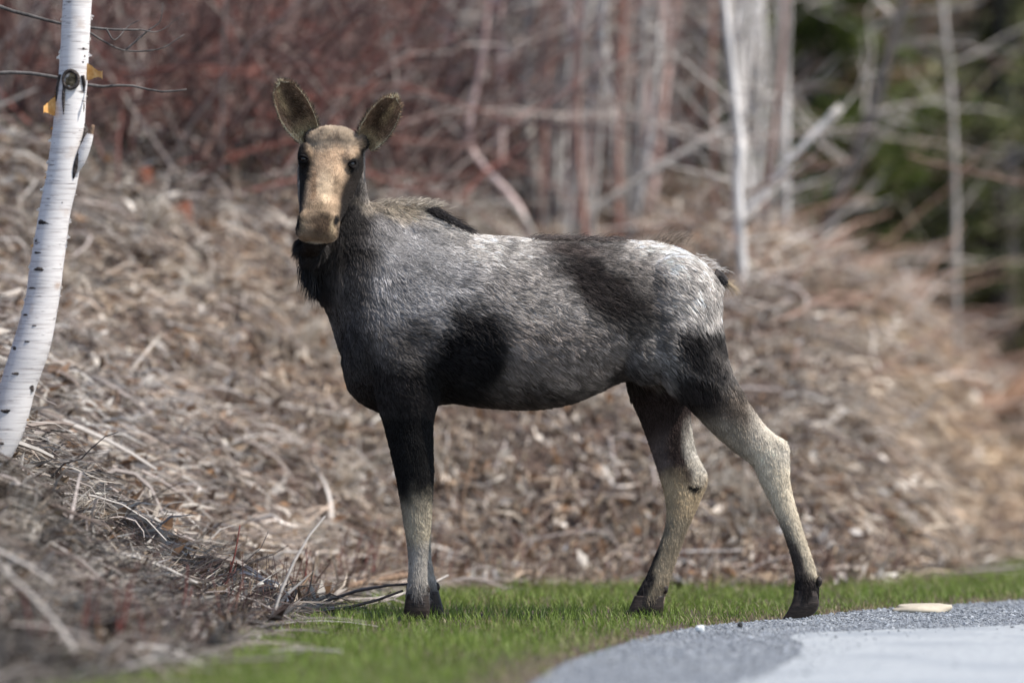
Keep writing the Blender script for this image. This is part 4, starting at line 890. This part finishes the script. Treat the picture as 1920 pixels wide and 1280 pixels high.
S([(1165, 430), (1158, 330), (1140, 230), (1124, 110), (1110, 0)], 9, .034, 'pink', 'pinkish white trunk with a bend above the middle of the back', tall=1.2)
S([(1178, 430), (1184, 320), (1194, 200), (1204, 90), (1206, 0)], 9.5, .036, 'pale', 'bright white straight trunk above the middle of the back', tall=1.2)
S([(1158, 440), (1162, 300), (1168, 150), (1172, 0)], 11, .032, 'red', 'red stem between the two white trunks', tall=1.2)
S([(1260, 430), (1262, 300), (1272, 120), (1296, 40), (1310, 0)], 10, .03, 'pink', 'pink tinged trunk leaning towards the road side', tall=1)
S([(1392, 505), (1388, 420), (1384, 340), (1388, 270), (1382, 215)], 6.2, .028, 'pale', 'white bare trunk standing right behind the tail', tall=1.1)
S([(1436, 500), (1440, 430), (1436, 330), (1446, 200)], 8, .024, 'grey', 'slim grey trunk next to the white one behind the tail', tall=1)
S([(1080, 430), (1180, 350), (1300, 275), (1380, 230), (1450, 175)], 7.4, .026, 'grey', 'long grey pole leaning across the clumps of saplings', 'leaning_pole', tw=7, twL=.5)
S([(1380, 430), (1440, 350), (1500, 280), (1562, 214)], 7.0, .021, 'pale', 'leaning grey pole with a bright broken tip', 'leaning_pole', tw=3, twL=.4, cut=True)
S([(1180, 460), (1300, 420), (1400, 365), (1500, 325), (1600, 300)], 6.6, .014, 'brown', 'thin brown bough arching over the rump', 'bent_bough', tw=9, twL=.5)
S([(1532, 530), (1545, 450), (1580, 350), (1625, 240), (1660, 120), (1690, 20)], 9, .048, 'dark', 'dark curving trunk in front of the evergreens', tall=1.3)
S([(1310, 430), (1312, 330), (1300, 230), (1305, 110)], 10, .028, 'grey', 'grey trunk above the croup with twiggy top', tall=1)
S([(1850, 560), (1848, 450), (1856, 320), (1850, 180)], 12, .036, 'dark', 'dark straight trunk among the evergreens', tall=1.4)
S([(1780, 540), (1775, 440), (1782, 330), (1800, 200)], 13, .03, 'grey', 'grey trunk beside the dark straight one among the evergreens', tall=1.4)
S([(2010, 360), (1920, 345), (1800, 318), (1698, 292)], 6.5, .013, 'brown', 'thin yellow brown bough jutting in front of the evergreens', 'bent_bough', tw=6, twL=.35)
S([(1692, 575), (1700, 530), (1690, 492)], hit(1692, 590).y, .018, 'pale', 'short pale stub on the crest of the bank', 'tree_stub', tw=0)
S([(300, 330), (302, 250), (306, 160), (304, 60)], 9, .026, 'brown', 'brown trunk between the birch and the left ear', tall=1)
S([(202, 300), (206, 220), (214, 150), (222, 60)], 8, .016, 'grey', 'thin grey trunk close behind the birch', tall=1)
S([(590, 250), (600, 190), (596, 100), (606, 0)], 10, .022, 'grey', 'grey trunk rising between the two ears', tall=1)
S([(1490, 480), (1492, 380), (1498, 240), (1488, 90)], 11, .034, 'grey', 'grey trunk beside the dark curving one', tall=1)
# level boughs crossing behind the birch top
shrub('bare_bough', (-150, 330), [([(-160, 330, 0), (-120, 180, 0), (-40, 20, 0), (40, 26, 0), (112, 44, 0), (200, 55, 0), (262, 56, .05)], .011), ([(-120, 180, 0), (-50, 145, 0), (30, 136, 0), (110, 146, 0), (180, 162, .05), (240, 160, .1), (300, 172, .1), (350, 168, .1)], .010),
      ([(150, 48, 0), (190, 75, 0), (235, 95, .1), (300, 92, .1), (345, 65, .1)], .005), ([(200, 55, 0), (215, 75, 0), (240, 50, .1), (262, 38, .1)], .004), ([(235, 95, .1), (275, 60, .1), (300, 40, .1), (305, 5, .1)], .004), ([(262, 56, 0), (300, 58, .1), (345, 25, .1)], .003)],
      'dark bare boughs reaching across behind the birch top', M_b['dark'], Y=BY + 1.2)
# many more look-alike saplings
KL = {'pale': ('pale_sapling', 'slender pale barked bare sapling in the thicket', 'pale saplings in the thicket'), 'grey': ('grey_sapling', 'slender dull grey bare sapling in the thicket', 'grey saplings in the thicket'),
      'red': ('red_sapling', 'thin rust red sapling in the thicket', 'red saplings in the thicket'), 'brown': ('brown_sapling', 'thin brown twiggy sapling in the thicket', 'brown saplings in the thicket')}
for k in range(110):
    Yk = random.uniform(9, 24); pxk = random.uniform(-60, 1980)
    kind = random.choices(('pale', 'grey', 'red', 'brown'), (3, 3, 3, 2) if 850 < pxk < 1450 else ((.3, 2, 2, 5) if pxk < 850 else (.6, 4, .5, 3)))[0]
    kx = (D + Yk) / D / PPM; x0 = (pxk - 960) * kx; z0 = ground_z(x0, Yk); H = random.uniform(2.6, 5); lx, ly = random.gauss(0, .3), random.gauss(0, .2); e_ = empty(KL[kind][0], (x0, Yk, z0 - .03), label=KL[kind][1], category='tree', group=KL[kind][2])
    r = random.uniform(.012, .034); P = [(0, 0, 0), (lx * .2 + random.gauss(0, .05), ly * .3, H * .33), (lx * .5 + random.gauss(0, .08), ly * .6, H * .66), (lx, ly, H)]
    obj('trunk', tube_mesh('trunk', P, [r, r * .85, r * .65, r * .3], M_b[kind], 7, 16, .1), e_)
    V, F, V2, F2 = twigs_from(np.array(P, float), 14, .9, r * .3); n1 = len(V)
    obj('crown', tri_mesh('crown', np.vstack([V, V2]), np.vstack([F, F2 + n1]), mat=M_b['brown' if kind in ('red', 'brown') else 'grey']), e_)
for k in range(86):
    Yk = random.uniform(7, 10.5) if k < 74 else random.uniform(11, 17); pxk = (random.gauss(1130, 110) if k % 2 else random.uniform(940, 1480)) if k < 74 else random.uniform(1500, 1900)
    kind = random.choices(('pale', 'grey', 'red'), (8, 2, 3))[0] if k < 74 else 'brown'
    x0 = (pxk - 960) * (D + Yk) / D / PPM; z0 = ground_z(x0, Yk); H = random.uniform(2.2, 3.6); lx = random.gauss(0, .22)
    e_ = empty(KL[kind][0], (x0, Yk, z0 - .03), label=KL[kind][1], category='tree', group=KL[kind][2]); r = random.uniform(.010, .027)
    r *= .6 if kind == 'red' else 1
    P = [(0, 0, 0), (lx * .3 + random.gauss(0, .07), 0, H * .33), (lx * .5 + random.gauss(0, .06), .05, H * .66), (lx, 0, H)]
    obj('trunk', tube_mesh('trunk', P, [r, r * .9, r * .75, r * .4], M_b['pink' if kind == 'pale' and k % 2 else kind], 7, 16, .12), e_)
    V, F, V2, F2 = twigs_from(np.array(P, float), 7, .6, r * .3); n1 = len(V)
    obj('crown', tri_mesh('crown', np.vstack([V, V2]), np.vstack([F, F2 + n1]), mat=M_b['brown' if kind == 'red' else 'grey']), e_)
# brushwood filling the woods
def brush(n, xr, yr, Lr, rr, cols, label, name, arch=.6):
    Y = rng.uniform(*yr, n); X = rng.uniform(*xr, n) * (D + Y) / D / PPM; s = foot_s(X, Y); k = s > 2.7; X, Y, s = X[k], Y[k], s[k]; n = len(X); Z = height(X, Y, s); L = rng.uniform(*Lr, n); u = np.linspace(0, 1, 7)
    a_ = rng.uniform(0, 6.28, n); d = unit(np.c_[np.cos(a_) * .9, np.sin(a_) * .5, rng.uniform(.25, 1.6, n)])
    P = np.c_[X, Y, Z][:, None] + (d * L[:, None])[:, None] * u[None, :, None] + rng.normal(size=(n, 7, 3)) * (.02 * L[:, None, None]) * u[None, :, None]
    P[..., 2] -= (L * rng.uniform(-.1, arch, n))[:, None] * u ** 2
    V, F = tubes(P, rng.uniform(*rr, (n, 1)) * np.linspace(1, .3, 7)[None], 4); m = 2 * n
    j = rng.integers(0, n, m); w = rng.integers(2, 7, m); b = P[j, w]; dd = unit(d[j] + .6 * rng.normal(size=(m, 3))); l2 = L[j] * rng.uniform(.15, .4, m); u2 = np.linspace(0, 1, 4)
    P2 = b[:, None] + (dd * l2[:, None])[:, None] * u2[None, :, None] + rng.normal(size=(m, 4, 3)) * (.03 * l2[:, None, None])
    V2, F2 = tubes(P2, rng.uniform(rr[0] * .5, rr[1] * .5, (m, 1)) * np.linspace(1, .4, 4)[None], 3)
    C = pal(cols, n, .25); C = np.vstack([np.repeat(C, 28, 0), np.repeat(C[j], 12, 0)])
    obj(name, tri_mesh(name, np.vstack([V, V2]), np.vstack([F, F2 + len(V)]), C, M_twig), None, kind='stuff', label=label, category='brushwood')
brush(5200, (-1150, 40), (4.5, 24), (.8, 2.6), (.004, .011), [(.11, .055, .045), (.075, .042, .037), (.16, .095, .078), (.17, .06, .045), (.28, .23, .20), (.05, .035, .032)], 'dark reddish brushwood filling the woods behind the head', 'reddish_brushwood')
brush(3600, (-80, 520), (10, 24), (.8, 2.8), (.003, .009), [(.44, .29, .24), (.36, .22, .18), (.56, .48, .43), (.42, .20, .14), (.28, .19, .16), (.62, .57, .52)], 'rusty brushwood filling the woods behind the back', 'rusty_brushwood')
brush(5200, (420, 1150), (6.5, 24), (.8, 3.0), (.003, .008), [(.38, .33, .26), (.46, .37, .28), (.27, .24, .18), (.52, .47, .40), (.34, .31, .22)], 'tan and grey brushwood filling the woods past the rump', 'tan_brushwood')
n = 700
X = rng.uniform(.2, 3.6, n); Y = np.interp(X, FOOT[:, 0], FOOT[:, 1]) + rng.uniform(2.2, 5.5, n); Z = height(X, Y); L = rng.uniform(.2, .75, n); u = np.linspace(0, 1, 6)
a_ = rng.uniform(0, 6.28, n); d = np.c_[np.cos(a_), np.sin(a_) * .6, rng.uniform(.15, .9, n)]
P = np.c_[X, Y, Z][:, None] + (d * L[:, None])[:, None] * u[None, :, None] + rng.normal(size=(n, 6, 3)) * .015 * u[None, :, None]; P[..., 2] -= (L * rng.uniform(0, .5, n))[:, None] * u ** 2
V, F = tubes(P, rng.uniform(.003, .008, (n, 1)) * np.linspace(1, .4, 6)[None], 4)
obj('crest_twigs', tri_mesh('crest_twigs', V, F, np.repeat(pal([(.42, .27, .20), (.34, .20, .15), (.55, .48, .42), (.25, .17, .13), (.48, .34, .25)], n, .25), 24, 0), M_twig), None, kind='stuff', label='tangle of reddish tan twigs along the crest of the bank', category='twigs')
# evergreens
M_needle = mat_tint('needles', .6, .3, .45)
def evergreen(px_, Y, H, R, col, label, low=.1):
    x0 = (px_ - 960) * (D + Y) / D / PPM; z0 = ground_z(x0, Y); e = empty('evergreen_tree', (x0, Y, z0 - .05), label=label, category='tree')
    obj('trunk', tube_mesh('trunk', [(0, 0, 0), (.03, 0, H * .5), (0, 0, H)], [.09, .06, .01], M_b['dark'], 8, 12), e)
    nb = 110; hz = H * (low + (1 - low) * rng.random(nb) ** 1.1); a_ = rng.uniform(0, 6.28, nb); bl = R * (1 - (hz / H)) ** .8 * rng.uniform(.6, 1.15, nb) + .12
    u = np.linspace(0, 1, 6); d = np.c_[np.cos(a_), np.sin(a_), rng.uniform(-.25, .25, nb)]
    P = np.c_[0 * hz, 0 * hz, hz][:, None] + (d * bl[:, None])[:, None] * u[None, :, None]; P[..., 2] -= .18 * bl[:, None] * np.sin(u * 3)[None]
    V, F = tubes(P, np.full((nb, 1), .011) * np.linspace(1, .3, 6)[None], 4); obj('limbs', tri_mesh('limbs', V, F, mat=M_b['dark']), e, kind='stuff')
    n = 9000; j = rng.integers(0, nb, n); t = rng.random(n) ** .8; b = np.c_[0 * t, 0 * t, hz[j]] + d[j] * (bl[j] * t)[:, None]; b[:, 2] -= .18 * bl[j] * np.sin(t * 3); b += rng.normal(size=(n, 3)) * np.array([.05, .05, .025])
    dd = unit(d[j] + .8 * rng.normal(size=(n, 3))); C = pal(col, n, .25)
    obj('crown', blades('crown', b, dd, np.array([0, 0, 1.0]), rng.uniform(.06, .13, n), rng.uniform(.012, .03, n), .2 * rng.normal(size=(n, 3)), C, M_needle), e)
GR = [(.17, .185, .07), (.21, .22, .09), (.12, .14, .05), (.26, .26, .12)]
evergreen(1440, 15, 4.5, .9, [(.15, .16, .06), (.19, .19, .08), (.11, .125, .045)], 'pale olive fir glimpsed past the leaning pole'); evergreen(1570, 13, 4.2, 1.0, [(.15, .17, .06), (.20, .21, .085), (.10, .125, .04)], 'olive fir next to the tall green fir behind the brush'); evergreen(1880, 11, 6.0, 1.3, GR, 'dark green young fir at the edge of the woods beyond the road bend'); evergreen(1500, 10, 3.0, .75, [(.09, .12, .03), (.12, .15, .04), (.06, .085, .02)], 'small yellow green fir behind the leaning broken pole')
evergreen(1730, 15, 7, 1.5, GR, 'tall green fir behind the dark curving trunk'); evergreen(1600, 10.5, 2.2, .9, [(.09, .11, .03), (.06, .08, .022), (.10, .10, .05)], 'low spreading green fir on the crest past the rump'); evergreen(2010, 12, 5, 1.2, GR, 'green fir beside the thin jutting bough'); evergreen(1350, 24, 5.5, 1.0, GR, 'far green fir half hidden by the saplings')
evergreen(600, 26, 7, 1.2, [(.05, .06, .03), (.04, .05, .024)], 'dull green fir deep in the woods above the head')
evergreen(1900, 11.5, 2.2, .9, [(.09, .095, .04), (.07, .07, .03), (.10, .08, .05)], 'small dull green fir behind the fallen log')
